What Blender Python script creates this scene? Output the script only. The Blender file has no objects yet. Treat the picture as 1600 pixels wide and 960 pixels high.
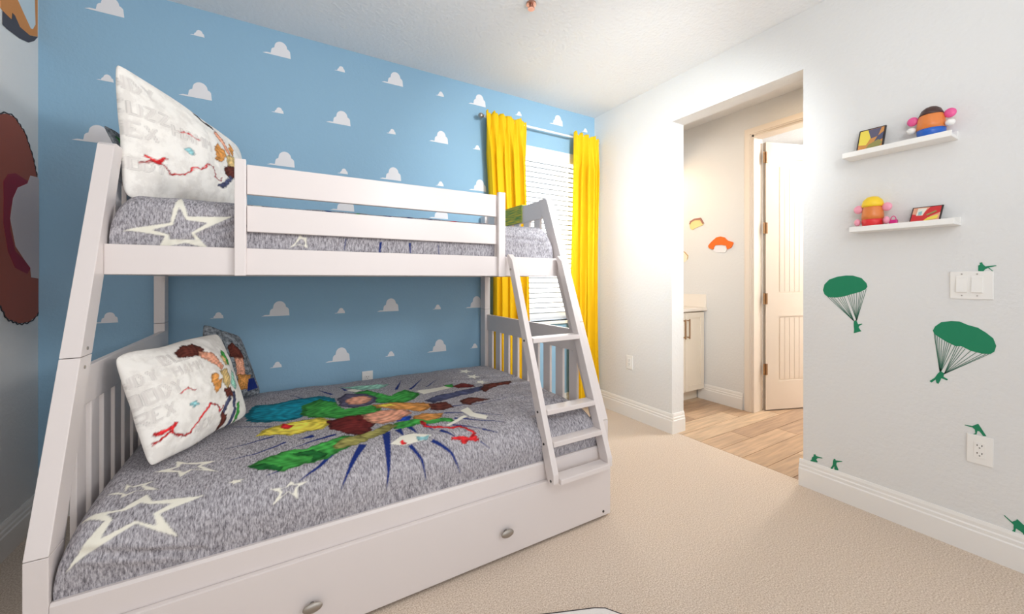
import bpy, bmesh, math, random
import numpy as np
from mathutils import Vector, noise, Matrix
from mathutils.geometry import tessellate_polygon
random.seed(7)
SC = bpy.context.scene
COL = SC.collection
# ------------------------------------------------------------------ camera
cam_d = bpy.data.cameras.new('camera')
cam_d.sensor_width = 36.0
cam_d.lens = 614 * 36 / 1600
cam_d.shift_y = -44 / 1600
cam_d.clip_start = 0.02
cam = bpy.data.objects.new('camera', cam_d)
COL.objects.link(cam)
cam.location = (0, 0, 1.2)
cam.rotation_euler = (math.radians(90), 0, -math.atan2(.509, .861))
SC.camera = cam
# ------------------------------------------------------------------ world and lights
w = bpy.data.worlds.new('world')
SC.world = w
w.use_nodes = True
w.node_tree.nodes['Background'].inputs[0].default_value = (0.93, 0.96, 1.0, 1)
w.node_tree.nodes['Background'].inputs[1].default_value = 1.1
SC.view_settings.view_transform = 'Standard'
SC.view_settings.look = 'None'
SC.view_settings.gamma = 1
SC.view_settings.use_curve_mapping = False
SC.view_settings.exposure = 0.0
SC.cycles.caustics_reflective = False
SC.cycles.caustics_refractive = False

def area(name, loc, target, size, size_y, power, color):
    d = bpy.data.lights.new(name, 'AREA')
    d.shape = 'RECTANGLE'; d.size = size; d.size_y = size_y
    d.energy = power; d.color = color
    o = bpy.data.objects.new(name, d)
    COL.objects.link(o)
    o.location = loc
    o.rotation_euler = (Vector(target) - Vector(loc)).to_track_quat('-Z', 'Y').to_euler()
    return o

area('photographers_bounce_light', (1.0, -0.1, 1.95), (1.25, 1.3, 2.75), 0.5, 0.5, 13, (.95, .98, 1))
cl = area('corner_fill_light', (1.5, 0.42, 2.2), (2.3, 2.5, 1.7), 0.4, 0.3, 17, (.92, .98, 1))
cl.data.spread = math.radians(85)
ll = area('left_fill_light', (2.15, -0.3, 2.0), (-1.0, 2.5, 2.0), 0.4, 0.4, 5.5, (1, .99, .98))
ll.data.spread = math.radians(80)
area('rear_fill_light', (0.3, -1.4, 1.5), (0.4, 2.0, 1.0), 2.6, 1.6, 13, (1, .975, .955))  # unseen fill added behind the camera to brighten the room from the front
area('side_room_lamp', (3.22, 2.80, 2.25), (3.4, 1.7, 1.0), 0.6, 0.2, 5, (1, .72, .44))
area('side_room_ceiling_fill', (3.15, 1.5, 2.70), (3.15, 1.5, 0), 0.5, 0.5, 3, (1, .76, .50))  # added overhead fill that evens out the warm side room light
area('far_room_lamp', (4.9, 1.2, 2.6), (4.6, 1.6, 0), 0.8, 0.8, 75, (1, .97, .93))
LOW_PRINT = [('navy',[(0.406,0.349),(0.369,0.177),(0.344,0.063),(0.342,0.063),(0.351,0.179),(0.372,0.355)]),('navy',[(0.299,0.276),(0.237,0.185),(0.187,0.104),(0.185,0.104),(0.223,0.193),(0.273,0.292)]),('navy',[(0.197,0.271),(0.129,0.208),(0.061,0.167),(0.059,0.169),(0.121,0.218),(0.181,0.287)]),('navy',[(0.205,0.413),(0.113,0.392),(0.034,0.362),(0.034,0.364),(0.109,0.402),(0.199,0.433)]),('navy',[(0.125,0.436),(0.063,0.439),(0.063,0.441),(0.119,0.466)]),('navy',[(0.464,0.223),(0.488,0.14),(0.494,0.053),(0.492,0.053),(0.478,0.138),(0.446,0.217)]),('navy',[(0.554,0.222),(0.613,0.138),(0.637,0.048),(0.635,0.048),(0.603,0.132),(0.538,0.21)]),('navy',[(0.455,0.355),(0.449,0.285),(0.447,0.285),(0.425,0.351)]),('navy',[(0.501,0.379),(0.508,0.283),(0.506,0.283),(0.471,0.373)]),('navy',[(0.565,0.384),(0.577,0.279),(0.575,0.279),(0.535,0.376)]),('navy',[(0.611,0.279),(0.649,0.203),(0.647,0.201),(0.593,0.267)]),('navy',[(0.67,0.301),(0.797,0.213),(0.795,0.211),(0.662,0.289)]),('navy',[(0.684,0.442),(0.807,0.387),(0.926,0.301),(0.924,0.299),(0.803,0.381),(0.678,0.43)]),('navy',[(0.704,0.36),(0.901,0.234),(0.899,0.232),(0.696,0.348)]),('navy',[(0.781,0.221),(0.841,0.179),(0.839,0.177),(0.775,0.213)]),('navy',[(-0.019,0.513),(-0.113,0.498),(-0.182,0.478),(-0.182,0.48),(-0.115,0.504),(-0.021,0.525)]),('navy',[(0.024,0.431),(-0.081,0.383),(-0.17,0.361),(-0.17,0.363),(-0.083,0.389),(0.02,0.441)]),('navy',[(-0.031,0.642),(-0.207,0.735),(-0.207,0.737),(-0.027,0.65)]),('navy',[(0.126,1.011),(0.039,1.181),(0.041,1.181),(0.136,1.017)]),('navy',[(0.241,1.024),(0.191,1.183),(0.193,1.183),(0.259,1.032)]),('navy',[(0.32,1.081),(0.31,1.187),(0.312,1.187),(0.34,1.085)]),('navy',[(0.575,0.959),(0.671,1.179),(0.673,1.179),(0.593,0.951)]),('navy',[(0.645,0.917),(0.79,1.13),(0.792,1.128),(0.661,0.907)]),('navy',[(0.75,0.93),(0.866,1.051),(0.868,1.049),(0.758,0.924)]),('navy',[(0.744,0.519),(0.868,0.499),(1.1,0.501),(1.1,0.499),(0.868,0.493),(0.742,0.507)]),('navy',[(0.744,0.158),(0.779,0.119),(0.777,0.117),(0.74,0.154)]),('navy',[(-0.004,0.229),(-0.04,0.22),(-0.04,0.222),(-0.006,0.235)]),('blue',[(0.455,0.445),(0.487,0.498),(0.541,0.488),(0.516,0.434)]),('teal',[(-0.141,0.882),(-0.113,1.043),(-0.025,1.028),(0.048,1.065),(0.182,1.048),(0.26,0.934),(0.247,0.821),(0.127,0.785),(0.081,0.713),(0.017,0.691),(-0.091,0.727),(-0.131,0.782)]),('green',[(0.098,0.913),(0.186,0.979),(0.251,0.857),(0.273,0.73),(0.422,0.713),(0.436,0.6),(0.345,0.604),(0.224,0.613),(0.113,0.693),(0.087,0.758)]),('green',[(0.353,1.02),(0.444,1.042),(0.526,0.857),(0.62,0.918),(0.68,0.808),(0.632,0.725),(0.557,0.688),(0.429,0.747),(0.402,0.934)]),('violet',[(0.264,0.923),(0.32,1.008),(0.429,0.963),(0.457,0.834),(0.404,0.724),(0.309,0.726),(0.262,0.792)]),('peach',[(0.289,0.854),(0.338,0.92),(0.401,0.925),(0.438,0.845),(0.372,0.763),(0.308,0.783)]),('cream',[(0.335,1.08),(0.379,1.118),(0.414,1.061),(0.375,1.021)]),('mint',[(0.289,1.19),(0.531,1.132),(0.589,1.123),(0.51,1.037),(0.414,1.061)]),('yellow',[(-0.09,0.557),(-0.047,0.63),(0.04,0.676),(0.161,0.664),(0.205,0.596),(0.164,0.503),(0.103,0.512),(0.037,0.503),(-0.041,0.546)]),('red',[(-0.003,0.639),(0.017,0.667),(0.051,0.627),(0.042,0.589),(0.016,0.596)]),('maroon',[(0.18,0.596),(0.259,0.622),(0.336,0.609),(0.381,0.513),(0.342,0.405),(0.292,0.349),(0.232,0.418),(0.187,0.502)]),('peach',[(0.328,0.613),(0.439,0.614),(0.532,0.595),(0.555,0.535),(0.477,0.461),(0.395,0.452),(0.358,0.485)]),('orange',[(0.404,0.724),(0.513,0.716),(0.649,0.64),(0.686,0.561),(0.61,0.521),(0.495,0.605),(0.412,0.663)]),('yellow',[(0.42,0.706),(0.498,0.697),(0.509,0.659),(0.449,0.658)]),('brown',[(0.655,0.594),(0.752,0.594),(0.755,0.49),(0.696,0.474),(0.649,0.515)]),('slate',[(0.657,0.667),(0.762,0.711),(1.043,0.758),(1.014,0.673),(0.856,0.652),(0.687,0.594)]),('brown',[(1.009,0.701),(1.074,0.793),(1.259,0.794),(1.232,0.723),(1.074,0.687),(0.996,0.636)]),('maroon',[(0.89,0.853),(0.973,0.896),(1.022,0.825),(0.998,0.76),(0.903,0.792)]),('green',[(0.849,0.879),(0.911,0.906),(0.895,0.834),(0.853,0.824)]),('cream',[(0.673,0.86),(0.846,0.87),(0.873,0.811),(0.693,0.777)]),('brown',[(0.829,0.589),(0.883,0.617),(0.982,0.536),(0.891,0.519),(0.84,0.484),(0.814,0.526)]),('green',[(0.444,0.438),(0.525,0.434),(0.683,0.362),(0.697,0.323),(0.555,0.353),(0.425,0.359)]),('orange',[(0.544,0.481),(0.591,0.491),(0.673,0.44),(0.663,0.387),(0.575,0.385),(0.533,0.43)]),('cream',[(0.64,0.302),(0.755,0.366),(0.766,0.348),(0.649,0.288)]),('cream',[(0.765,0.436),(0.819,0.462),(0.813,0.379),(0.86,0.32),(0.834,0.291),(0.776,0.344)]),('olive',[(0.34,0.394),(0.418,0.439),(0.451,0.395),(0.377,0.334),(0.293,0.309),(0.214,0.279),(0.188,0.299),(0.253,0.344)]),('green',[(-0.099,0.298),(-0.049,0.338),(0.027,0.355),(0.094,0.348),(0.166,0.366),(0.23,0.397),(0.285,0.355),(0.309,0.311),(0.229,0.28),(0.155,0.245),(0.088,0.235),(0.001,0.23),(-0.059,0.26)]),('olive',[(0.177,0.327),(0.218,0.37),(0.287,0.365),(0.317,0.315),(0.252,0.286),(0.187,0.291)]),('darkgreen',[(0.033,0.329),(0.107,0.327),(0.157,0.267),(0.095,0.237),(0.103,0.276)]),('darkgreen',[(-0.099,0.298),(-0.054,0.298),(0.013,0.254),(0.001,0.23),(-0.059,0.26)]),('cream',[(0.383,0.253),(0.433,0.291),(0.492,0.293),(0.557,0.25),(0.516,0.229),(0.432,0.227)]),('aqua',[(0.492,0.262),(0.55,0.253),(0.532,0.227),(0.496,0.235)]),('red',[(0.562,0.388),(0.566,0.337),(0.652,0.282),(0.7,0.277),(0.743,0.206),(0.713,0.171),(0.674,0.158),(0.668,0.176),(0.703,0.189),(0.723,0.202),(0.688,0.261),(0.644,0.264),(0.55,0.325),(0.542,0.386)]),('red',[(0.634,0.213),(0.747,0.169),(0.743,0.159),(0.626,0.193)]),('red',[(0.66,0.177),(0.733,0.19),(0.735,0.178),(0.664,0.157)]),('red',[(0.434,0.264),(0.447,0.236),(0.429,0.228),(0.416,0.256)]),('cream',[(-0.493,0.219),(-0.397,0.206),(-0.351,0.25),(-0.332,0.214),(-0.203,0.196),(-0.305,0.164),(-0.255,0.082),(-0.356,0.15),(-0.486,0.081),(-0.427,0.177)]),('none',[(-0.428,0.201),(-0.388,0.199),(-0.357,0.216),(-0.341,0.205),(-0.283,0.189),(-0.321,0.169),(-0.309,0.132),(-0.358,0.159),(-0.425,0.132),(-0.409,0.178)]),('cream',[(-0.459,0.295),(-0.414,0.296),(-0.419,0.338),(-0.4,0.313),(-0.347,0.318),(-0.368,0.305),(-0.325,0.259),(-0.384,0.284),(-0.413,0.259),(-0.415,0.281)]),('none',[(-0.428,0.295),(-0.409,0.296),(-0.408,0.317),(-0.399,0.308),(-0.372,0.307),(-0.376,0.302),(-0.361,0.277),(-0.387,0.287),(-0.405,0.277),(-0.41,0.285)]),('cream',[(-0.361,0.374),(-0.305,0.383),(-0.314,0.434),(-0.279,0.399),(-0.193,0.383),(-0.235,0.359),(-0.175,0.296),(-0.257,0.344),(-0.283,0.309),(-0.294,0.344)]),('none',[(-0.318,0.37),(-0.296,0.378),(-0.294,0.4),(-0.278,0.39),(-0.234,0.374),(-0.246,0.361),(-0.225,0.331),(-0.262,0.35),(-0.278,0.337),(-0.288,0.35)]),('cream',[(-0.149,0.226),(-0.136,0.228),(-0.131,0.235),(-0.122,0.229),(-0.1,0.229),(-0.114,0.223),(-0.108,0.215),(-0.121,0.218),(-0.135,0.213),(-0.132,0.22)]),('cream',[(-0.031,0.164),(0.018,0.156),(0.033,0.176),(0.045,0.16),(0.087,0.16),(0.052,0.146),(0.053,0.107),(0.024,0.138),(-0.024,0.104),(0.001,0.142)]),('none',[(-0.002,0.156),(0.021,0.154),(0.03,0.162),(0.04,0.157),(0.057,0.154),(0.045,0.147),(0.04,0.128),(0.025,0.141),(0.002,0.126),(0.009,0.144)]),('cream',[(1.161,1.139),(1.12,1.144),(1.1,1.097),(1.097,1.146),(1.059,1.153),(1.097,1.18),(1.093,1.235),(1.121,1.2),(1.158,1.227),(1.135,1.178)]),('cream',[(1.149,0.988),(1.11,0.993),(1.092,0.951),(1.088,0.995),(1.052,1.003),(1.088,1.026),(1.084,1.076),(1.111,1.044),(1.146,1.067),(1.124,1.023)]),('cream',[(1.129,0.833),(1.092,0.839),(1.075,0.802),(1.072,0.841),(1.037,0.85),(1.072,0.869),(1.067,0.914),(1.092,0.884),(1.126,0.904),(1.105,0.865)])]
UP_PRINT = [('navy',[(0.179,0.274),(0.198,0.258),(0.212,0.175),(0.192,0.171),(0.174,0.25),(0.167,0.246)]),('navy',[(0.33,0.222),(0.336,0.189),(0.31,0.179),(0.292,0.208)]),('navy',[(0.473,0.259),(0.453,0.185),(0.425,0.191),(0.433,0.267)]),('navy',[(0.575,0.239),(0.558,0.204),(0.538,0.21),(0.547,0.249)]),('navy',[(0.677,0.204),(0.628,0.186),(0.62,0.206),(0.665,0.232)]),('navy',[(0.952,0.21),(0.892,0.181),(0.888,0.191),(0.944,0.224)]),('navy',[(0.411,0.071),(0.403,0.021),(0.395,0.021),(0.399,0.073)]),('navy',[(0.545,0.074),(0.546,0.023),(0.54,0.023),(0.535,0.074)]),('navy',[(0.256,0.078),(0.248,0.029),(0.244,0.029),(0.252,0.078)]),('navy',[(0.683,0.07),(0.689,0.02),(0.685,0.02),(0.679,0.07)]),('navy',[(0.005,0.266),(0.038,0.172),(0.147,0.171),(0.147,0.165),(0.034,0.166),(-0.003,0.264)]),('green',[(0.288,0.205),(0.317,0.176),(0.329,0.271)]),('red',[(0.734,0.24),(0.846,0.252),(0.86,0.272),(0.784,0.211)]),('cream',[(-0.328,0.261),(-0.295,0.135),(-0.157,0.147),(-0.275,0.07),(-0.233,0.015),(-0.305,0.034),(-0.381,0.01),(-0.36,0.056),(-0.475,0.073),(-0.345,0.106)]),('none',[(-0.322,0.171),(-0.301,0.12),(-0.236,0.114),(-0.286,0.073),(-0.274,0.048),(-0.308,0.047),(-0.348,0.045),(-0.348,0.063),(-0.395,0.077),(-0.337,0.099)]),('cream',[(-0.111,0.187),(-0.095,0.186),(-0.086,0.137),(-0.073,0.183),(-0.045,0.217),(-0.066,0.24),(-0.064,0.278),(-0.078,0.271),(-0.086,0.258),(-0.091,0.259)]),('cream',[(0.074,0.086),(0.055,0.051),(0.033,0.029),(0.052,0.037),(0.07,0.043),(0.085,0.04),(0.104,0.028),(0.098,0.053),(0.1,0.079),(0.089,0.074)]),('none',[(0.075,0.069),(0.061,0.051),(0.054,0.04),(0.059,0.041),(0.073,0.047),(0.082,0.043),(0.09,0.04),(0.092,0.052),(0.088,0.065),(0.085,0.068)])]
SIL = {'s1': [(0.44,1.234),(0.44,1.258),(0.435,1.262),(0.436,1.27),(0.429,1.272),(0.427,1.264),(0.42,1.254),(0.391,1.258),(0.389,1.255),(0.41,1.249),(0.398,1.233),(0.4,1.233),(0.412,1.247),(0.42,1.242),(0.425,1.233)],'a': [(1.07,0.158),(1.063,0.165),(1.061,0.179),(1.052,0.19),(1.054,0.198),(1.045,0.203),(1.041,0.195),(1.011,0.196),(1.011,0.193),(1.034,0.185),(1.041,0.174),(1.034,0.166),(1.034,0.161),(1.067,0.155)],'b': [(0.974,0.151),(0.963,0.176),(0.962,0.197),(0.958,0.211),(0.952,0.213),(0.95,0.206),(0.921,0.213),(0.921,0.21),(0.945,0.197),(0.947,0.183),(0.938,0.162),(0.938,0.157),(0.955,0.153),(0.956,0.171),(0.966,0.15)],'c': [(0.479,0.552),(0.457,0.553),(0.447,0.563),(0.44,0.568),(0.436,0.561),(0.428,0.545),(0.417,0.522),(0.426,0.52),(0.436,0.536),(0.442,0.537),(0.445,0.52),(0.455,0.518),(0.448,0.525),(0.45,0.541),(0.457,0.547),(0.479,0.549)],'d': [(0.369,0.208),(0.348,0.19),(0.338,0.201),(0.335,0.208),(0.331,0.205),(0.321,0.195),(0.314,0.19),(0.31,0.186),(0.309,0.154),(0.318,0.152),(0.321,0.159),(0.333,0.166),(0.338,0.168),(0.34,0.151),(0.35,0.149),(0.344,0.161),(0.344,0.18),(0.369,0.204)],'chute1': [(1.008,1.137),(1.001,1.169),(0.979,1.196),(0.941,1.212),(0.904,1.218),(0.874,1.217),(0.839,1.204),(0.819,1.178),(0.815,1.16),(0.822,1.146),(0.844,1.132),(0.892,1.114),(0.91,1.106),(0.947,1.098),(0.985,1.099),(1.001,1.114)],'cord1': ((0.869,0.974),[(0.985,1.099),(0.975,1.099),(0.967,1.098),(0.958,1.099),(0.941,1.099),(0.931,1.101),(0.922,1.103),(0.913,1.105)],(0.859,0.979),[(0.898,1.112),(0.89,1.114),(0.881,1.118),(0.871,1.122),(0.859,1.126),(0.847,1.131),(0.839,1.134),(0.83,1.138),(0.82,1.146)]),'man1': [(0.871,0.97),(0.865,0.982),(0.859,0.977),(0.853,0.961),(0.836,0.966),(0.836,0.962),(0.847,0.954),(0.851,0.946),(0.844,0.932),(0.839,0.926),(0.871,0.912),(0.869,0.93),(0.871,0.948)],'chute2': [(0.578,0.959),(0.571,0.979),(0.551,1.001),(0.52,1.009),(0.495,1.009),(0.47,0.996),(0.441,0.987),(0.418,0.968),(0.398,0.946),(0.39,0.915),(0.395,0.89),(0.406,0.878),(0.429,0.876),(0.461,0.883),(0.49,0.9),(0.507,0.897),(0.538,0.915),(0.573,0.943)],'cord2': ((0.555,0.765),[(0.574,0.943),(0.57,0.939),(0.564,0.934),(0.557,0.929),(0.549,0.922),(0.54,0.917),(0.533,0.913),(0.527,0.909),(0.52,0.904),(0.509,0.897)],(0.542,0.764),[(0.503,0.898),(0.495,0.899),(0.486,0.896),(0.478,0.889),(0.461,0.884),(0.445,0.879),(0.429,0.876),(0.418,0.876),(0.41,0.877)]),'man2': [(0.562,0.763),(0.553,0.775),(0.542,0.767),(0.544,0.751),(0.53,0.742),(0.533,0.737),(0.551,0.743),(0.555,0.729),(0.56,0.715),(0.566,0.717),(0.569,0.733),(0.582,0.716),(0.589,0.721),(0.571,0.742)]}
LWD = {'brown': [(2.557,1.905),(2.612,1.925),(2.66,1.925),(2.742,1.882),(2.809,1.789),(2.861,1.668),(2.867,1.035),(2.837,1.016),(2.781,0.996),(2.7,0.995),(2.602,1.027),(2.557,1.085)],'crimson': [(2.574,1.62),(2.608,1.659),(2.663,1.676),(2.74,1.666),(2.791,1.66),(2.681,1.599),(2.626,1.514),(2.622,1.418),(2.663,1.325),(2.74,1.285),(2.791,1.253),(2.76,1.224),(2.663,1.25),(2.608,1.322),(2.574,1.444),(2.577,1.548)],'pale': [(2.622,1.466),(2.644,1.56),(2.681,1.615),(2.76,1.65),(2.785,1.693),(2.845,1.699),(2.862,1.693),(2.867,1.201),(2.791,1.207),(2.785,1.253),(2.74,1.285),(2.663,1.347)],'orange': [(2.557,2.391),(2.557,2.359),(2.579,2.355),(2.636,2.354),(2.645,2.388),(2.66,2.386),(2.7,2.356),(2.781,2.361),(2.855,2.394),(2.855,2.574),(2.855,2.668),(2.472,2.444)],'dark': [(2.57,2.353),(2.602,2.352),(2.636,2.354),(2.641,2.386),(2.66,2.386),(2.7,2.356),(2.781,2.361),(2.855,2.393),(2.82,2.354),(2.77,2.321),(2.7,2.303),(2.602,2.293),(2.57,2.295)],'drop': [(2.685,2.47),(2.726,2.442),(2.792,2.4),(2.809,2.406),(2.832,2.441),(2.826,2.556),(2.809,2.607),(2.726,2.555)]}
BW = {'hat': [(2.355,1.524),(2.336,1.549),(2.305,1.576),(2.268,1.602),(2.226,1.607),(2.191,1.595),(2.162,1.564),(2.11,1.543),(2.107,1.528),(2.127,1.493),(2.162,1.479),(2.173,1.514),(2.22,1.526),(2.28,1.527),(2.305,1.488),(2.342,1.502)],'face': [(2.293,1.525),(2.22,1.524),(2.176,1.514),(2.17,1.474),(2.185,1.449),(2.232,1.454),(2.274,1.454),(2.299,1.473)],'loaf': [(2.563,1.771),(2.553,1.795),(2.505,1.813),(2.438,1.814),(2.406,1.758),(2.419,1.739),(2.491,1.72),(2.532,1.703),(2.556,1.721)],'loafedge': [(2.563,1.768),(2.554,1.795),(2.505,1.815),(2.437,1.815),(2.403,1.755),(2.416,1.751),(2.442,1.793),(2.498,1.8),(2.542,1.784),(2.554,1.761)],'disc': [(2.694,1.5),(2.658,1.498),(2.615,1.483),(2.577,1.443),(2.584,1.406),(2.615,1.379),(2.658,1.371),(2.694,1.385)]}
LOWPROF = [(1.5,0.355),(1.492,0.43),(1.503,0.475),(1.535,0.51),(1.6,0.535),(1.72,0.55),(2.0,0.557),(2.6,0.55),(2.75,0.53),(2.8,0.47)]
UPPROF = [(1.882,1.3),(1.878,1.42),(1.888,1.465),(1.925,1.5),(2.0,1.515),(2.4,1.52),(2.7,1.51),(2.76,1.45)]
PL_PRINT = [('brown',[(0.516,0.875),(0.617,0.93),(0.764,0.921),(0.795,0.822),(0.687,0.77),(0.528,0.805)]),('peach',[(0.736,0.822),(0.856,0.768),(0.889,0.585),(0.845,0.552),(0.772,0.656),(0.687,0.77)]),('orange',[(0.709,0.561),(0.771,0.534),(0.77,0.473),(0.813,0.473),(0.779,0.387),(0.716,0.354),(0.693,0.449)]),('tan',[(0.812,0.557),(0.932,0.554),(0.938,0.388),(0.848,0.351),(0.81,0.433)]),('brown',[(0.809,0.371),(0.909,0.35),(0.908,0.254),(0.813,0.265)]),('slate',[(0.882,0.241),(0.818,0.174),(0.771,0.103),(0.729,0.131),(0.78,0.206),(0.846,0.275)]),('slate',[(0.949,0.311),(0.966,0.12),(0.868,-0.089),(0.822,-0.067),(0.918,0.13),(0.899,0.307)]),('brown',[(0.745,0.161),(0.821,0.115),(0.823,0.031),(0.743,-0.02)]),('green',[(0.979,0.785),(1.014,0.726),(1.007,0.573),(0.966,0.614),(0.947,0.732)]),('tan',[(0.927,0.719),(0.972,0.699),(0.976,0.588),(0.925,0.59)]),('mint',[(0.991,0.514),(1.057,0.503),(1.029,0.338),(0.967,0.306),(0.951,0.403)]),('green',[(0.986,0.185),(1.038,0.175),(0.995,0.025),(0.94,-0.004)]),('red',[(0.2,0.188),(0.312,0.21),(0.392,0.128),(0.457,0.134),(0.526,0.207),(0.64,0.297),(0.705,0.244),(0.727,0.186),(0.763,0.216),(0.775,0.2),(0.719,0.168),(0.689,0.232),(0.644,0.277),(0.54,0.193),(0.467,0.116),(0.384,0.11),(0.306,0.19),(0.204,0.168)]),('red',[(0.217,0.257),(0.338,0.243),(0.334,0.209),(0.213,0.223)]),('red',[(0.359,0.25),(0.33,0.193),(0.304,0.207),(0.333,0.264)]),('aqua',[(0.456,0.368),(0.509,0.371),(0.537,0.32),(0.48,0.31)]),('red',[(0.414,0.492),(0.475,0.51),(0.544,0.471),(0.538,0.461),(0.473,0.498),(0.418,0.48)]),('tan',[(0.43,-0.022),(0.548,0.002),(0.638,-0.004),(0.642,-0.046),(0.527,-0.061),(0.427,-0.057)])]
PU_PRINT = [('black',[(0.601,0.925),(0.722,0.911),(0.809,0.944),(0.794,0.886),(0.731,0.86),(0.612,0.894)]),('peach',[(0.755,0.854),(0.819,0.899),(0.882,0.737),(0.863,0.632),(0.817,0.67),(0.775,0.777)]),('orange',[(0.689,0.631),(0.735,0.704),(0.757,0.66),(0.806,0.679),(0.8,0.588),(0.735,0.495),(0.689,0.517)]),('orange',[(0.902,0.773),(0.937,0.851),(0.96,0.823),(0.945,0.696),(0.889,0.67)]),('tan',[(0.801,0.606),(0.852,0.642),(0.939,0.691),(0.944,0.581),(0.866,0.49),(0.819,0.495)]),('brown',[(0.776,0.477),(0.808,0.515),(0.93,0.552),(0.916,0.43),(0.836,0.382),(0.778,0.401)]),('slate',[(0.711,0.249),(0.85,0.426),(0.873,0.403),(0.769,0.252)]),('slate',[(0.885,0.411),(0.928,0.438),(0.927,0.324),(0.896,0.307)]),('red',[(0.231,0.273),(0.275,0.31),(0.34,0.299),(0.383,0.249),(0.46,0.259),(0.51,0.345),(0.557,0.352),(0.609,0.432),(0.666,0.424),(0.685,0.337),(0.729,0.316),(0.739,0.36),(0.753,0.356),(0.733,0.302),(0.673,0.329),(0.654,0.416),(0.617,0.42),(0.567,0.342),(0.52,0.335),(0.468,0.247),(0.379,0.235),(0.332,0.287),(0.279,0.296),(0.239,0.263)]),('red',[(0.257,0.338),(0.316,0.322),(0.31,0.3),(0.251,0.316)]),('red',[(0.365,0.357),(0.321,0.291),(0.303,0.303),(0.347,0.369)]),('aqua',[(0.461,0.483),(0.498,0.509),(0.532,0.483),(0.519,0.451),(0.478,0.455)]),('red',[(0.433,0.609),(0.485,0.639),(0.552,0.611),(0.548,0.601),(0.485,0.629),(0.439,0.601)])]
QL = [(-0.37,1.76,0.57),(-0.14,2.12,0.6),(-0.25,2.26,0.925),(-0.49,1.88,0.91)]
QU = [(-0.51,2.03,1.52),(-0.17,2.62,1.52),(-0.205,2.6,1.9),(-0.525,2.07,1.985)]
# ------------------------------------------------------------------ materials
def srgb(r, g, b):
    f = lambda c: (c / 255 / 12.92) if c / 255 <= .04045 else ((c / 255 + .055) / 1.055) ** 2.4
    return (f(r), f(g), f(b), 1)

def mat(name, color, rough=.6, metal=0, bump=None, noise_col=None, spec=.5, emit=None):
    m = bpy.data.materials.new(name); m.use_nodes = True
    nt = m.node_tree; N = nt.nodes; L = nt.links
    b = N['Principled BSDF']
    b.inputs['Base Color'].default_value = color
    b.inputs['Roughness'].default_value = rough
    b.inputs['Metallic'].default_value = metal
    b.inputs['Specular IOR Level'].default_value = spec
    geo = N.new('ShaderNodeNewGeometry')
    if noise_col:                                   # (scale, second colour, detail)
        n = N.new('ShaderNodeTexNoise'); n.inputs['Scale'].default_value = noise_col[0]
        n.inputs['Detail'].default_value = 3
        mp = N.new('ShaderNodeMapping'); L.new(geo.outputs['Position'], mp.inputs['Vector'])
        if len(noise_col) > 2: mp.inputs['Scale'].default_value = noise_col[2]
        L.new(mp.outputs[0], n.inputs['Vector'])
        r = N.new('ShaderNodeValToRGB')
        r.color_ramp.elements[0].position = .35; r.color_ramp.elements[0].color = noise_col[1]
        r.color_ramp.elements[1].position = .65; r.color_ramp.elements[1].color = color
        L.new(n.outputs[0], r.inputs[0]); L.new(r.outputs[0], b.inputs['Base Color'])
    if bump:                                        # (scale, strength, distance)
        n = N.new('ShaderNodeTexNoise'); n.inputs['Scale'].default_value = bump[0]
        n.inputs['Detail'].default_value = 4
        L.new(geo.outputs['Position'], n.inputs['Vector'])
        bp = N.new('ShaderNodeBump'); bp.inputs['Strength'].default_value = bump[1]
        bp.inputs['Distance'].default_value = bump[2]
        L.new(n.outputs[0], bp.inputs['Height']); L.new(bp.outputs[0], b.inputs['Normal'])
    if emit:
        b.inputs['Emission Color'].default_value = emit[0]
        b.inputs['Emission Strength'].default_value = emit[1]
    return m

M = {}
M['white_wall'] = mat('white wall paint', srgb(226, 225, 223), .75, bump=(55, .55, .004), spec=.25)
M['blue_wall'] = mat('blue wall paint', srgb(147, 184, 209), .75, bump=(70, .4, .003), spec=.25)
M['ceiling'] = mat('ceiling paint', srgb(236, 237, 238), .9, bump=(48, .8, .006), spec=.15)
M['trim'] = mat('white trim paint', srgb(238, 235, 231), .35)
M['bed'] = mat('white satin bed paint', srgb(222, 213, 210), .32)
M['carpet'] = mat('beige carpet', srgb(234, 219, 204), .95, bump=(330, .7, .004), noise_col=(190, srgb(194, 173, 153)), spec=.05)
M['grout'] = mat('pale grout', srgb(214, 196, 174), .8)
M['planks'] = [mat('oak tile %s' % k, srgb(*c), .38, noise_col=(3.0, srgb(*[int(v * .86) for v in c]), (1.2, 14, 1)))
               for k, c in zip('abcd', [(205, 172, 140), (196, 162, 130), (184, 152, 124), (214, 184, 152)])]
M['curtain'] = mat('mustard curtain cloth', srgb(232, 188, 22), .75, bump=(300, .15, .001), spec=.2)
M['slat'] = mat('self-glowing white blind slat', srgb(245, 245, 245), .5, emit=((.97, .985, 1, 1), 2.2))  # slat emission stands in for daylight coming through from behind
M['slatshade'] = mat('blind slat gap shade', srgb(150, 154, 160), .6)  # grey strip painted in for the shade line between slats
M['frame'] = mat('window frame vinyl', srgb(235, 235, 235), .4)
M['glassglow'] = mat('bright daylight pane', srgb(240, 245, 250), .2, emit=((.95, .98, 1, 1), 2.0))
M['nickel'] = mat('brushed nickel', srgb(170, 163, 155), .42, metal=.9)
M['bronze'] = mat('antique brass', srgb(165, 128, 92), .38, metal=.8)
M['plastic'] = mat('white plastic', srgb(240, 237, 232), .3)
M['slot'] = mat('dark slot', srgb(60, 55, 50), .6)
M['cabinet'] = mat('cream cabinet paint', srgb(238, 228, 212), .4)
M['counter'] = mat('pale quartz top', srgb(240, 232, 222), .2)
M['door'] = mat('cream door paint', srgb(238, 226, 212), .4)
M['cloud'] = mat('white cloud paint', srgb(236, 234, 236), .7)
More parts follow.
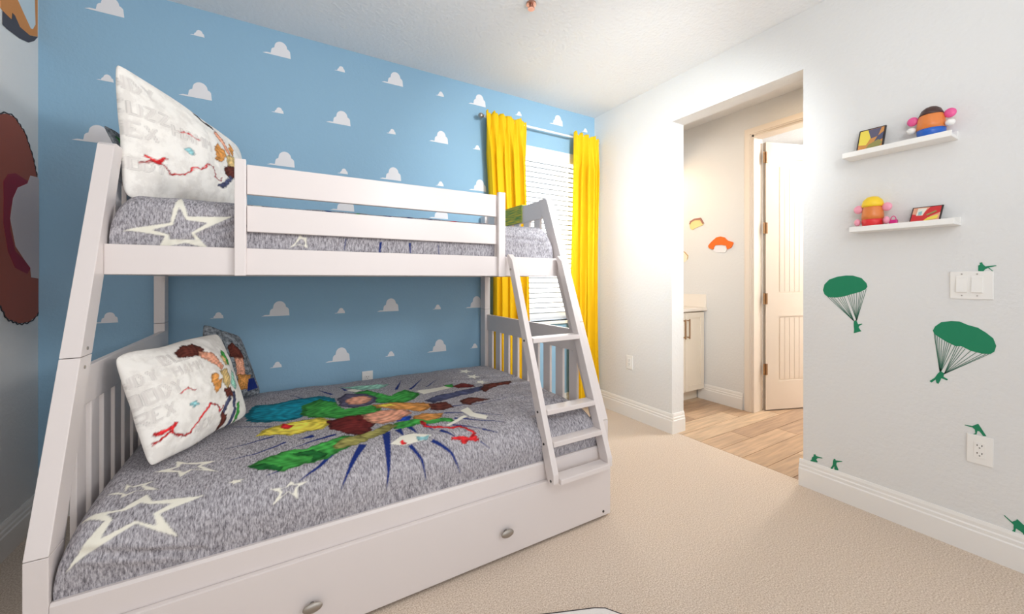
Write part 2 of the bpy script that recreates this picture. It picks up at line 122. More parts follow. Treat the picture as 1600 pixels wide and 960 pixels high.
M['green'] = mat('green vinyl', srgb(8, 128, 88), .5)
M['cordgreen'] = mat('thin green vinyl cord', srgb(60, 112, 92), .5)
M['brown'] = mat('russet vinyl', srgb(160, 80, 58), .6)
M['black'] = mat('black edging', srgb(38, 30, 32), .5)
M['crimson'] = mat('crimson vinyl', srgb(142, 22, 46), .6)
M['pale'] = mat('pale pinkish grey vinyl', srgb(205, 190, 188), .6)
M['orangev'] = mat('orange vinyl', srgb(212, 138, 70), .6)
M['paleblue'] = mat('pale blue grey vinyl', srgb(205, 218, 224), .6)
M['charcoal'] = mat('charcoal vinyl', srgb(72, 66, 72), .6)
M['toyorange'] = mat('orange toy plastic', srgb(222, 128, 62), .35)
M['toyblue'] = mat('blue toy plastic', srgb(30, 95, 190), .35)
M['toypink'] = mat('pink toy plastic', srgb(232, 90, 150), .35)
M['toylight'] = mat('light pink toy plastic', srgb(240, 160, 180), .35)
M['toyred'] = mat('red toy plastic', srgb(225, 45, 50), .35)
M['toyyellow'] = mat('yellow toy plastic', srgb(245, 205, 40), .45)
M['toymagenta'] = mat('magenta toy plastic', srgb(215, 30, 130), .35)
M['toybrown'] = mat('dark brown toy plastic', srgb(70, 42, 38), .4)
M['towelgreen'] = mat('green and yellow striped cloth', srgb(214, 196, 70), .8, noise_col=(60, srgb(96, 150, 80), (.2, .2, 3)))
M['copper'] = mat('copper metal', srgb(190, 140, 120), .3, metal=.7)
M['rugwhite'] = mat('white rug pile', srgb(235, 230, 226), .95, bump=(300, .6, .006))
M['stonegrey'] = mat('pale grey patch', srgb(150, 158, 152), .6)
PCOL = dict(navy=(24, 44, 112), blue=(30, 70, 165), teal=(22, 138, 160), green=(62, 150, 66), darkgreen=(28, 96, 44), violet=(92, 88, 112),
            peach=(226, 160, 132), cream=(232, 228, 214), mint=(150, 200, 180), yellow=(236, 214, 84), red=(205, 42, 46), maroon=(104, 36, 34),
            orange=(206, 142, 76), brown=(92, 46, 38), slate=(74, 78, 108), olive=(146, 140, 80), aqua=(140, 190, 195), tan=(205, 176, 120),
            black=(50, 42, 42), none=None, grey=(217, 211, 206), sage=(150, 150, 150))

def print_mat(name, base_a, base_b, scl, stretch, bump, rough=.85, lo=.38, hi=.62):
    m = bpy.data.materials.new(name); m.use_nodes = True
    nt = m.node_tree; N = nt.nodes; L = nt.links; b = N['Principled BSDF']
    b.inputs['Roughness'].default_value = rough; b.inputs['Specular IOR Level'].default_value = .2
    geo = N.new('ShaderNodeNewGeometry'); mp = N.new('ShaderNodeMapping'); mp.inputs['Scale'].default_value = stretch
    L.new(geo.outputs['Position'], mp.inputs['Vector'])
    n = N.new('ShaderNodeTexNoise'); n.inputs['Scale'].default_value = scl; n.inputs['Detail'].default_value = 4
    n.inputs['Roughness'].default_value = .7
    L.new(mp.outputs[0], n.inputs['Vector'])
    r = N.new('ShaderNodeValToRGB')
    r.color_ramp.elements[0].position = lo; r.color_ramp.elements[0].color = base_a
    r.color_ramp.elements[1].position = hi; r.color_ramp.elements[1].color = base_b
    L.new(n.outputs[0], r.inputs[0])
    at = N.new('ShaderNodeAttribute'); at.attribute_name = 'Print'
    mx = N.new('ShaderNodeMix'); mx.data_type = 'RGBA'
    L.new(at.outputs['Alpha'], mx.inputs[0]); L.new(r.outputs[0], mx.inputs[6]); L.new(at.outputs['Color'], mx.inputs[7])
    L.new(mx.outputs[2], b.inputs['Base Color'])
    bp = N.new('ShaderNodeBump'); bp.inputs['Strength'].default_value = bump[0]; bp.inputs['Distance'].default_value = bump[1]
    L.new(n.outputs[0], bp.inputs['Height']); L.new(bp.outputs[0], b.inputs['Normal'])
    return m
M['comforter'] = print_mat('heather grey printed cloth', srgb(104, 100, 106), srgb(200, 196, 201), 105, (2.2, .6, .6), (.25, .002), lo=.34, hi=.66)
M['pillow'] = print_mat('white printed pillow cloth', srgb(227, 222, 216), srgb(240, 236, 230), 14, (1, 1, 1), (.15, .004), lo=.42, hi=.55)
M['sham'] = print_mat('dark grey pillow cloth', srgb(70, 76, 84), srgb(150, 156, 162), 60, (1, 1, 1), (.4, .004))

def inside(px, py, poly):
    r = np.zeros(px.shape, bool); n = len(poly)
    xs = [p[0] for p in poly]; ys = [p[1] for p in poly]
    sel = np.where((px >= min(xs)) & (px <= max(xs)) & (py >= min(ys)) & (py <= max(ys)))
    x = px[sel]; y = py[sel]; c = np.zeros(x.shape, bool)
    for i in range(n):
        x0, y0 = poly[i]; x1, y1 = poly[i - 1]
        if y0 == y1: continue
        c ^= ((y0 > y) != (y1 > y)) & (x < (x1 - x0) * (y - y0) / (y1 - y0) + x0)
    r[sel] = c
    return r

FLAT = ('cream', 'none', 'grey', 'navy')
def paint(me, u, v, prints, px=.0, warp=0.0):
    """printed cloth colours per vertex, four samples each; blobs get ragged edges and mottled ink"""
    base = [srgb(*PCOL[c]) if PCOL[c] else (0, 0, 0, 0) for c, _ in prints]
    wu = u; wv = v; tone = np.ones(u.shape)
    if warp:
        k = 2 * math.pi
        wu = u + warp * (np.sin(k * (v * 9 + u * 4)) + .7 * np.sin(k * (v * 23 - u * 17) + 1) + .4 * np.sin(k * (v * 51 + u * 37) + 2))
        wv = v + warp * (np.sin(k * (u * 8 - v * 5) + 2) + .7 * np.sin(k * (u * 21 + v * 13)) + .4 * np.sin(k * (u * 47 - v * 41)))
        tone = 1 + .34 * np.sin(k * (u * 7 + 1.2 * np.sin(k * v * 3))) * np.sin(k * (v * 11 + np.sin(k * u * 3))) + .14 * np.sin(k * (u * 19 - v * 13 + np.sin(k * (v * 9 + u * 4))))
    acc = np.zeros((u.size, 4)); 
    for ou, ov in ((-.25, -.1), (.25, .1), (-.1, .25), (.1, -.25)):
        col = np.zeros((u.size, 4))
        for (c, poly), cc in zip(prints, base):
            if c in FLAT or not warp:
                k = inside(u + ou * px, v + ov * px, poly); col[k] = cc
            else:
                k = inside(wu + ou * px, wv + ov * px, poly)
                t = tone[k][:, None]
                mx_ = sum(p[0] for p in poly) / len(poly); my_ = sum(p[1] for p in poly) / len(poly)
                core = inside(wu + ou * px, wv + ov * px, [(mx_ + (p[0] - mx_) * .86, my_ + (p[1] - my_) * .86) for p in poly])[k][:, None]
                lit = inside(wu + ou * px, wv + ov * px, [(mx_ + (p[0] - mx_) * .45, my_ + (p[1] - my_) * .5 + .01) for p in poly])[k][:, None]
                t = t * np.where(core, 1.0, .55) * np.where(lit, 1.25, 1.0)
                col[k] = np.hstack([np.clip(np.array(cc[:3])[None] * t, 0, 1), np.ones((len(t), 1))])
        col[:, :3] *= col[:, 3:4]
        acc += col / 4
    a = np.maximum(acc[:, 3:4], 1e-6)
    acc[:, :3] /= a
    at = me.attributes.new('Print', 'FLOAT_COLOR', 'POINT')
    at.data.foreach_set('color', acc.astype(np.float32).ravel())

# ------------------------------------------------------------------ helpers
def box(bm, x0, x1, y0, y1, z0, z1, bev=0):
    vs = [bm.verts.new(p) for p in [(x0, y0, z0), (x1, y0, z0), (x1, y1, z0), (x0, y1, z0), (x0, y0, z1), (x1, y0, z1), (x1, y1, z1), (x0, y1, z1)]]
    fs = [bm.faces.new([vs[i] for i in f]) for f in [(3, 2, 1, 0), (4, 5, 6, 7), (0, 1, 5, 4), (1, 2, 6, 5), (2, 3, 7, 6), (3, 0, 4, 7)]]
    if bev:
        es = list({e for f in fs for e in f.edges})
        bmesh.ops.bevel(bm, geom=es, offset=bev, segments=2, profile=.6, affect='EDGES')
    return bm

def prism(bm, pts, axis, a, b, bev=0):
    """polygon pts in the two other axes, extruded along axis from a to b"""
    def P(p, t):
        if axis == 'x': return (t, p[0], p[1])
        if axis == 'y': return (p[0], t, p[1])
        return (p[0], p[1], t)
    va = [bm.verts.new(P(p, a)) for p in pts]; vb = [bm.verts.new(P(p, b)) for p in pts]
    n = len(pts); fs = []
    if n > 8:
        tri = tessellate_polygon([[Vector((p[0], p[1], 0)) for p in pts]])
        for t in tri:
            fs.append(bm.faces.new([va[i] for i in t])); fs.append(bm.faces.new([vb[i] for i in reversed(t)]))
    else:
        fs.append(bm.faces.new(va)); fs.append(bm.faces.new(vb[::-1]))
    for i in range(n):
        fs.append(bm.faces.new([va[i], vb[i], vb[(i + 1) % n], va[(i + 1) % n]]))
    bmesh.ops.recalc_face_normals(bm, faces=fs)
    if bev:
        bmesh.ops.bevel(bm, geom=list({e for f in fs for e in f.edges}), offset=bev, segments=2, profile=.6, affect='EDGES')
    return bm

def tube(bm, p0, p1, r, n=12):
    p0 = Vector(p0); p1 = Vector(p1); d = p1 - p0
    bmesh.ops.create_cone(bm, cap_ends=True, segments=n, radius1=r, radius2=r, depth=d.length,
                          matrix=Matrix.Translation((p0 + p1) / 2) @ d.to_track_quat('Z', 'Y').to_matrix().to_4x4())
    return bm

def ball(bm, c, r, seg=20, rot=None):
    r = (r, r, r) if not hasattr(r, '__len__') else r
    m = Matrix.Translation(c)
    if rot: m = m @ rot
    bmesh.ops.create_uvsphere(bm, u_segments=seg, v_segments=seg // 2 + 2, radius=1, matrix=m @ Matrix.Diagonal((*r, 1)))
    return bm

def lathe(bm, c, prof, n=28):
    rings = []
    for r, z in prof:
        rings.append([bm.verts.new((c[0] + r * math.cos(2 * math.pi * k / n), c[1] + r * math.sin(2 * math.pi * k / n), c[2] + z)) for k in range(n)])
    for a, b in zip(rings, rings[1:]):
        for k in range(n): bm.faces.new([a[k], a[(k + 1) % n], b[(k + 1) % n], b[k]])
    bm.faces.new(rings[0][::-1]); bm.faces.new(rings[-1])
    return bm

def B(): return bmesh.new()
def worldloc(o):
    v = Vector((0, 0, 0))
    while o: v += o.location; o = o.parent
    return v

def link(name, me, m, parent=None, loc=(0, 0, 0)):
    o = bpy.data.objects.new(name, me); COL.objects.link(o); o.location = loc
    if m is not None and not me.materials: me.materials.append(m)
    if parent: o.parent = parent
    return o

def part(name, bm, m, parent=None, smooth=False, origin=None, label=None):
    if parent: off = worldloc(parent)
    elif origin: off = Vector(origin)
    else:
        lo = Vector([min(v.co[i] for v in bm.verts) for i in range(3)]); hi = Vector([max(v.co[i] for v in bm.verts) for i in range(3)])
        off = Vector(((lo.x + hi.x) / 2, (lo.y + hi.y) / 2, lo.z))
    for v in bm.verts: v.co -= off
    me = bpy.data.meshes.new(name); bm.to_mesh(me); bm.free()
    if smooth: me.polygons.foreach_set('use_smooth', [True] * len(me.polygons))
    o = link(name, me, m, parent, (0, 0, 0) if parent else off)
    if label: o['label'] = label
    return o

def tag(o, label, cat, group=None):
    o['label'] = label; o['category'] = cat
    if group: o['group'] = group
    return o

def thing(name, loc, label, cat, group=None):
    o = bpy.data.objects.new(name, None); COL.objects.link(o); o.location = loc; o.empty_display_size = .05
    return tag(o, label, cat, group)

def struct(name, bm, m, smooth=False):
    o = part(name, bm, m, smooth=smooth); o['kind'] = 'structure'
    return o

# ------------------------------------------------------------------ room shell
XL, XR, YB, YF, ZC = -1.028, 2.62, 2.865, -0.9, 2.755
XS = 2.76          # back face of the right wall
XD = 3.653         # wall with the door
WX0, WX1, WZ0, WZ1 = 1.66, 2.42, .82, 2.36
struct('floor', box(B(), XL, 2.665, YF, YB, -.08, 0), M['carpet'])
struct('ceiling', box(B(), XL - .1, 5.3, YF, 3.2, ZC, ZC + .1), M['ceiling'])
bm = B()
box(bm, XL - .12, WX0, YB, YB + .14, 0, ZC); box(bm, WX1, XS, YB, YB + .14, 0, ZC)
box(bm, WX0, WX1, YB, YB + .14, 0, WZ0); box(bm, WX0, WX1, YB, YB + .14, WZ1, ZC)
struct('wall_back', bm, M['blue_wall'])
struct('wall_left', box(B(), XL - .12, XL, YF, YB, 0, ZC), M['white_wall'])
OY0, OY1, OZ = 1.105, 1.993, 2.42
bm = B()
box(bm, XR, XS, YF, OY0, 0, ZC); box(bm, XR, XS, OY1, YB, 0, ZC); box(bm, XR, XS, OY0, OY1, OZ, ZC)
struct('wall_right', bm, M['white_wall'])

def base_prof():
    # (offset from wall, height)
    return [(0, 0), (.017, 0), (.017, .098), (.013, .104), (.013, .118), (.009, .124), (.009, .138), (.005, .152), (0, .152)]
def baseboard(bm, p0, p1, nrm):
    """run of skirting from p0 to p1 (x,y); nrm = unit vector into the room"""
    pr = base_prof(); a = []; b = []
    for o, z in pr:
        a.append(bm.verts.new((p0[0] + nrm[0] * o, p0[1] + nrm[1] * o, z))); b.append(bm.verts.new((p1[0] + nrm[0] * o, p1[1] + nrm[1] * o, z)))
    n = len(pr); fs = [bm.faces.new(a), bm.faces.new(b[::-1])]
    for i in range(n): fs.append(bm.faces.new([a[i], b[i], b[(i + 1) % n], a[(i + 1) % n]]))
    bmesh.ops.recalc_face_normals(bm, faces=fs)
bm = B(); baseboard(bm, (XL, YF), (XL, YB), (1, 0)); struct('baseboard_left', bm, M['trim'])
bm = B(); baseboard(bm, (XL, YB), (XR, YB), (0, -1)); struct('baseboard_back', bm, M['trim'])
bm = B(); baseboard(bm, (XR, OY1 - .017), (XR, YB), (-1, 0)); baseboard(bm, (XR, OY1), (XS, OY1), (0, -1))
baseboard(bm, (XR, YF), (XR, OY0 + .017), (-1, 0)); baseboard(bm, (XR, OY0), (XS, OY0), (0, 1))
struct('baseboard_right', bm, M['trim'])

# side room beyond the opening -------------------------------------------------
DY0, DY1, DZ = 1.13, 1.94, 2.49     # doorway in the far wall of the side room
bm = B(); box(bm, XD, XD + .13, DY1, 3.1, 0, ZC); box(bm, XD, XD + .13, .3, DY0, 0, ZC); box(bm, XD, XD + .13, DY0, DY1, DZ, ZC)
struct('wall_side_room', bm, M['white_wall'])
bm = B(); box(bm, XS, XD, 2.97, 3.1, 0, ZC); struct('wall_side_room_back', bm, M['white_wall'])
bm = B(); box(bm, XS, XD, .3, .4, 0, ZC); struct('wall_side_room_front', bm, M['white_wall'])
bm = B(); box(bm, 5.2, 5.3, .3, 3.1, 0, ZC); box(bm, XD + .13, 5.2, 3.0, 3.1, 0, ZC); box(bm, XD + .13, 5.2, .3, .4, 0, ZC)
struct('wall_far_room', bm, M['white_wall'])
bm = B(); baseboard(bm, (XD, 2.02), (XD, 2.46), (-1, 0)); struct('baseboard_side_room', bm, M['trim'])
tf = struct('floor', box(B(), 2.665, 5.2, .3, 3.1, -.08, -.004), M['grout'])
PW = .152
iy = 0; y = .42
meshcache = {}
while y < 2.96:
    x = 2.668; first = True; off = [0, .38, .76][iy % 3]
    k = 0
    while x < 5.19:
        ln_ = 1.15 if not first else (1.15 - off if off else 1.15)
        x1 = min(x + ln_, 5.195); first = False
        L_ = round(x1 - x - .004, 3)
        if L_ > .03:
            mi = (iy * 3 + k * 2 + (iy // 2)) % 4
            key = (L_, mi)
            if key not in meshcache:
                b_ = B(); box(b_, 0, L_, 0, PW - .004, -.006, 0, 0)
                me = bpy.data.meshes.new('plank'); b_.to_mesh(me); b_.free(); me.materials.append(M['planks'][mi]); meshcache[key] = me
            link('plank', meshcache[key], None, tf, Vector((x, y, 0)) - tf.location)
        x = x1; k += 1
    y += PW; iy += 1

# door casing and jamb
bm = B()
CW = .062
def casing(bm, x, s):
    w0 = CW
    # outer leg/inner leg stepped moulding
    for o0, o1, t in ((0, w0, .012), (.012, w0 - .012, .018)):
        box(bm, x, x + s * t, DY1 + o0, DY1 + o1, 0, DZ + o1); box(bm, x, x + s * t, DY0 - o1, DY0 - o0, 0, DZ + o1)
        box(bm, x, x + s * t, DY0 - o0, DY1 + o0, DZ + o0, DZ + o1)
casing(bm, XD, -1)
box(bm, XD - .002, XD + .132, DY1 - .016, DY1, 0, DZ); box(bm, XD - .002, XD + .132, DY0, DY0 + .016, 0, DZ); box(bm, XD - .002, XD + .132, DY0, DY1, DZ - .016, DZ)
struct('trim_1', bm, M['door'])

# door leaf, swung open into the far room
HX, HY = 3.80, 1.912
dvec = Vector((.94, -.34, 0)).normalized(); nvec = Vector((-dvec.y, dvec.x, 0))
droot = bpy.data.objects.new('door_1', None); COL.objects.link(droot); droot.location = (HX, HY, 0); droot['kind'] = 'structure'
droot.rotation_euler = (0, 0, math.atan2(dvec.y, dvec.x))
def dpart(name, bm, m, **k):
    me = bpy.data.meshes.new(name); bm.to_mesh(me); bm.free(); return link(name, me, m, droot)
LW_, LH0, LH1 = .78, .012, 2.44
bm = B(); box(bm, .0, LW_, -.012, .012, LH0, LH1)                       # core
for x0, x1, z0, z1 in ((0, .135, LH0, LH1), (LW_ - .135, LW_, LH0, LH1), (.135, LW_ - .135, LH0, .27), (.135, LW_ - .135, .86, 1.07)):
    box(bm, x0, x1, -.020, .020, z0, z1)
# arched top rail
arch = [(.135, LH1), (.135, 2.24)] + [(.135 + (LW_ - .27) * t, 2.24 + .055 * math.sin(math.pi * t)) for t in [i / 10 for i in range(1, 10)]] + [(LW_ - .135, 2.24), (LW_ - .135, LH1)]
prism(bm, arch, 'y', -.020, .020)
dpart('leaf', bm, M['door'])
for z0, z1 in ((.285, .845), (1.085, 2.225)):
    x = .15
    while x < LW_ - .16:
        b_ = B(); box(b_, x, x + .048, -.0165, .0165, z0, z1); dpart('panel_board', b_, M['door']); x += .0525
for z in (.33, .97, 1.61, 2.25):
    b_ = B(); box(b_, -.03, .014, -.0235, -.020, z, z + .1); tube(b_, (-.004, -.026, z), (-.004, -.026, z + .1), .007, 10); dpart('hinge', b_, M['bronze'])

# ------------------------------------------------------------------ window and blind
bm = B()
fy0, fy1 = YB + .085, YB + .125
for x0, x1, z0, z1 in ((WX0, WX0 + .05, WZ0, WZ1), (WX1 - .05, WX1, WZ0, WZ1), (WX0, WX1, WZ1 - .05, WZ1), (WX0, WX1, WZ0, WZ0 + .05), (WX0, WX1, 1.56, 1.61)):
    box(bm, x0, x1, fy0, fy1, z0, z1)
win = struct('window_1', bm, M['frame'])
for z0, z1 in ((WZ0 + .05, 1.56), (1.61, WZ1 - .05)):
    part('pane', box(B(), WX0 + .05, WX1 - .05, fy0 + .015, fy0 + .02, z0, z1), M['glassglow'], win)
struct('trim_2', box(B(), WX0 - .02, WX1 + .02, YB - .03, YB + .085, WZ0 - .025, WZ0, .003), M['trim'])
bl = thing('window_blind', ((WX0 + WX1) / 2, YB + .03, WZ0), 'white horizontal slat blind glowing with daylight between the yellow curtains', 'blind')
part('valance', box(B(), WX0 + .002, WX1 - .002, YB - .012, YB + .004, 2.265, 2.356, .003), M['frame'], bl)
part('bottom_rail', box(B(), WX0 + .01, WX1 - .01, YB + .012, YB + .055, .868, .89, .003), M['frame'], bl)
sw = (WX1 - WX0) / 2 - .012
b_ = B()
vs = []
ang = math.radians(62)
for i in range(5):
    t = (i - 2) / 2 * .025; c = .0035 * (1 - (i - 2) ** 2 / 4)
    vs.append((-t * math.cos(ang) - c * math.sin(ang), t * math.sin(ang) * -1 + 0 - c * math.cos(ang)))
for a, b in zip(vs, vs[1:]):
    prism(b_, [a, b, (b[0] + .002, b[1] + .0012), (a[0] + .002, a[1] + .0012)], 'x', -sw, sw)
sme = bpy.data.meshes.new('slat'); b_.to_mesh(sme); b_.free(); sme.materials.append(M['slat'])
b_ = B(); yb, zb_ = vs[-1]; box(b_, -sw, sw, yb - .004, yb - .0005, zb_ - .003, zb_ + .009)
eme = bpy.data.meshes.new('slat_shade'); b_.to_mesh(eme); b_.free(); eme.materials.append(M['slatshade'])
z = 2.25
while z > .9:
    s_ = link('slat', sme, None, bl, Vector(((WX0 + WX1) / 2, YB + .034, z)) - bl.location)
    link('slat_shade', eme, None, s_)
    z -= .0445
for x in (WX0 + .12, WX1 - .12):
    part('ladder_cord', box(B(), x - .004, x + .004, YB + .010, YB + .013, .88, 2.27), M['frame'], bl)

# ------------------------------------------------------------------ curtains and rod
rod = thing('curtain_rod', (2.0, 2.79, 2.486), 'thin white curtain rod with silver ball finials above the window', 'curtain rod')
part('pole', tube(B(), (1.37, 2.785, 2.486), (2.612, 2.785, 2.486), .009), M['frame'], rod, smooth=True)
bm = B(); ball(bm, (1.362, 2.785, 2.486), .021); ball(bm, (1.385, 2.785, 2.486), (.006, .014, .014), 12)
part('finial', bm, M['nickel'], rod, smooth=True)
for x in (1.46, 2.54):
    bm = B(); box(bm, x - .006, x + .006, 2.785, YB, 2.468, 2.478); box(bm, x - .012, x + .012, YB - .006, YB, 2.44, 2.50)
    part('bracket', bm, M['nickel'], rod)

def curtain(x0t, x1t, x0b, x1b, folds, seed, label, ztop=2.515, zbot=.03):
    rnd = random.Random(seed)
    nx, nz = folds * 22, 70
    ph = [rnd.uniform(-.7, .7) for _ in range(folds + 2)]
    am = [rnd.uniform(.6, 1.35) for _ in range(folds + 2)]
    wf = [rnd.uniform(.65, 1.4) for _ in range(folds)]; cum = [0]
    for q in wf: cum.append(cum[-1] + q / sum(wf))
    bm = B(); grid = []
    for j in range(nz + 1):
        tz = (j / nz) ** 1.3; z = ztop + (zbot - ztop) * tz
        row = []
        for i in range(nx + 1):
            fi = i / nx * folds; k = min(int(fi), folds - 1); fr = fi - k
            u = cum[k] + (cum[k + 1] - cum[k]) * fr
            spread = min(1, tz * 2.0)
            mix = min(1, max(0, (2.44 - z) / .25))
            x = (x0t + (x1t - x0t) * u) * (1 - spread) + (x0b + (x1b - x0b) * u) * spread
            a = .036 * (am[k] * (1 - fr) + am[k + 1] * fr)
            phase = 2 * math.pi * fr + ph[k] * (1 - fr) * mix + ph[k + 1] * fr * mix + .5 * math.sin(3 * tz + k)
            s_ = math.sin(phase); sharp = math.copysign(abs(s_) ** .75, s_)
            deep = -a * sharp
            topy = -.012 * math.sin(phase) - .007 * math.sin(2 * phase + seed) - .022
            y = 2.785 + (deep * mix + topy * (1 - mix)) - .012 * mix
            x += (.022 * math.cos(phase) * mix + .004 * math.sin(2 * phase) * (1 - mix)) * math.sin(math.pi * min(1, max(0, u))) ** .3
            y = min(y, 2.846)
            zz_ = z + (.012 * math.sin(phase + .6) + .007 * math.sin(2.3 * phase + k) + .006 * ph[k] if j == 0 else 0)
            row.append(bm.verts.new((x, y, zz_)))
        grid.append(row)
    for a, b in zip(grid, grid[1:]):
        for i in range(nx): bm.faces.new([a[i], a[i + 1], b[i + 1], b[i]])
    o = part('curtain', bm, M['curtain'], smooth=True, origin=((x0t + x1t) / 2, 2.79, zbot))
    md = o.modifiers.new('thickness', 'SOLIDIFY'); md.thickness = .003
    tag(o, label, 'curtain', 'mustard yellow curtains')
    return o
curtain(1.395, 1.775, 1.468, 1.82, 5, 1, 'mustard yellow curtain panel hanging left of the blind, behind the bunk bed')
curtain(2.285, 2.588, 2.24, 2.588, 4, 5, 'mustard yellow curtain panel hanging right of the blind, beside the white wall')

# ------------------------------------------------------------------ clouds
def cloud_outline(wd, seed):
    lob = [(.43, .13, .145), (.64, .30, .235), (.83, .16, .165)] if wd > .1 else [(.40, .10, .13), (.62, .24, .23), (.82, .12, .15)]
    top = []
    for i in range(41):
        x = i / 40
        zt = .045 * min(1, x * 8) + .002 if x < .95 else .045 * (1 - (x - .95) / .05) + .002
        for cx, cz, r in lob:
            if abs(x - cx) < r: zt = max(zt, cz + math.sqrt(r * r - (x - cx) ** 2))
        top.append((x, zt))
    pts = [(0, 0)] + top + [(1, 0)]
    out = []
    for p in pts:
        q = ((p[0] - .55) * wd, p[1] * wd * 1.15)
        if not out or (abs(q[0] - out[-1][0]) + abs(q[1] - out[-1][1])) > 1e-5: out.append(q)
    return out
cm = {}
for s, wd in (('large', .15), ('small', .066)):
    b_ = B(); prism(b_, cloud_outline(wd, 0), 'y', -.0015, 0)
    me = bpy.data.meshes.new('cloud_decal'); b_.to_mesh(me); b_.free(); me.materials.append(M['cloud']); cm[s] = me
ORD = ['first', 'second', 'third', 'fourth', 'fifth', 'sixth', 'seventh', 'eighth', 'ninth', 'tenth']
rows = [
 (2.597, 'from left in the top row near the ceiling', [(-.783, 'L'), (-.403, 'S'), (-.007, 'L'), (.352, 'S'), (.705, 'L'), (1.057, 'S'), (1.376, 'L'), (1.76, 'S'), (2.166, 'L'), (2.50, 'S')]),
 (2.24, 'from left in the second row down', [(-.785, 'S'), (-.408, 'L'), (-.007, 'S'), (.348, 'L'), (.691, 'S'), (1.052, 'L'), (1.365, 'S')]),
 (1.91, 'from left along the guard rail top', [(-.829, 'L'), (.015, 'L'), (.37, 'S'), (.691, 'L'), (1.055, 'S'), (1.38, 'L')]),
 (1.66, 'from left through the guard rail gap', [(.372, 'L'), (1.052, 'L')]),
 (.968, 'from left in the row under the top bunk', [(-.78, 'M'), (-.314, 'S'), (-.014, 'L'), (.352, 'S'), (.673, 'L'), (1.032, 'S'), (1.35, 'L')]),
 (.645, 'from left in the row above the lower bed', [(-.017, 'S'), (.344, 'L'), (.682, 'S'), (1.037, 'L'), (1.342, 'S'), (1.976, 'L')]),
]
for zr, rname, items in rows:
    for i, (x, s) in enumerate(items):
        o = link('cloud_decal', cm['small' if s == 'S' else 'large'], None, None, (x, YB, zr))
        if s == 'M': o.scale = (.6, 1, .6)
        size = {'L': 'large', 'S': 'small', 'M': 'medium'}[s]
        tag(o, '%s white cloud decal, %s %s' % (size, ORD[i], rname), 'wall decal', 'white cloud decals on the blue wall')

# ------------------------------------------------------------------ bunk bed
BX0, BX1, BY0, BY1 = -.56, 1.448, 1.483, 2.84
bed = thing('bunk_bed', (.44, 2.16, 0), 'white painted wooden twin-over-full bunk bed against the blue cloud wall', 'bed')
def yp(z): return BY0 + (z - .48) * .394      # front edge of the leaning post
PT = .085
W = M['bed']
def front_post(x0, x1):
    low = [(BY0, 0), (BY0, .479), (BY0 + PT, .479), (BY0 + PT, 0)]
    b1 = prism(B(), low, 'x', x0, x1, .002)
    p = part('post', b1, W, bed)
    for z0, z1, nm in ((.481, .962, 'post_section'), (.964, 1.695, 'post_section')):
        q = [(yp(z0), z0), (yp(z1), z1), (yp(z1) + PT, z1), (yp(z0) + PT, z0)]
        if z0 < .5: q[0] = (BY0, z0); q[3] = (BY0 + PT, z0)
        if z1 > 1.6: q = [(yp(z0), z0), (yp(z1 - .012), z1 - .012), (yp(z1) + .014, z1), (yp(z1) + PT, z1), (yp(z0) + PT, z0)]
        part(nm, prism(B(), q, 'x', x0, x1, .002), W, p)
    return p
pl_ = front_post(BX0, BX0 + .046)
pr_ = front_post(BX1 - .046, BX1)
for x0, x1 in ((-.575, -.53), (1.385, 1.43)):
    p = part('post', box(B(), x0, x1, 2.76, BY1, 0, .962, .002), W, bed)
    part('post_section', box(B(), x0, x1, 2.76, BY1, .964, 1.695, .002), W, p)
for c in ((-.514, 1.70, .985), (-.514, 1.68, .93), (-.514, 2.0, 1.35)):
    part('bolt', tube(B(), (c[0] - .002, c[1] + .02, c[2]), (c[0] + .0025, c[1] + .02, c[2]), .005, 10), M['nickel'], pl_)
# lower end panels: top rail over slats, each slat its own piece
def end_panel(name, x0, x1, sx0, sx1, ys):
    rail = part(name, box(B(), x0, x1, yp(.86) + .06, 2.765, .80, .92, .003), W, bed)
    me0 = B(); box(me0, -(sx1 - sx0) / 2, (sx1 - sx0) / 2, -.034, .034, 0, .50, .003)
    me = bpy.data.meshes.new('slat'); me0.to_mesh(me); me0.free(); me.materials.append(W)
    for y in ys: link('slat', me, None, rail, Vector(((sx0 + sx1) / 2, y, .31)) - worldloc(bed))
    part('bottom_rail', box(B(), x0, x1, BY0 + .08, 2.765, .20, .33, .003), W, rail)
    return rail
end_panel('headboard', -.552, -.530, -.548, -.532, [1.74 + .107 * i for i in range(10)])
end_panel('footboard', 1.404, 1.426, 1.407, 1.423, [1.715 + .125 * i for i in range(9)])
part('corner_stile', prism(B(), [(1.565, .33), (1.60, .33), (1.72, .80), (1.65, .80)], 'x', -.548, -.532), W, bed)
# upper end panels
for x0, x1 in ((-.552, -.530), (1.404, 1.426)):
    r = part('end_rail', box(B(), x0, x1, yp(1.64) + .07, 2.765, 1.575, 1.69, .003), W, bed)
    me0 = B(); box(me0, -.008, .008, -.034, .034, 0, .30, .002)
    me = bpy.data.meshes.new('slat'); me0.to_mesh(me); me0.free(); me.materials.append(W)
    for i in range(6): link('slat', me, None, r, Vector(((x0 + x1) / 2, 2.07 + .125 * i, 1.29)) - worldloc(bed))
    part('bottom_rail', box(B(), x0, x1, yp(1.25) + .07, 2.765, 1.215, 1.32, .003), W, r)
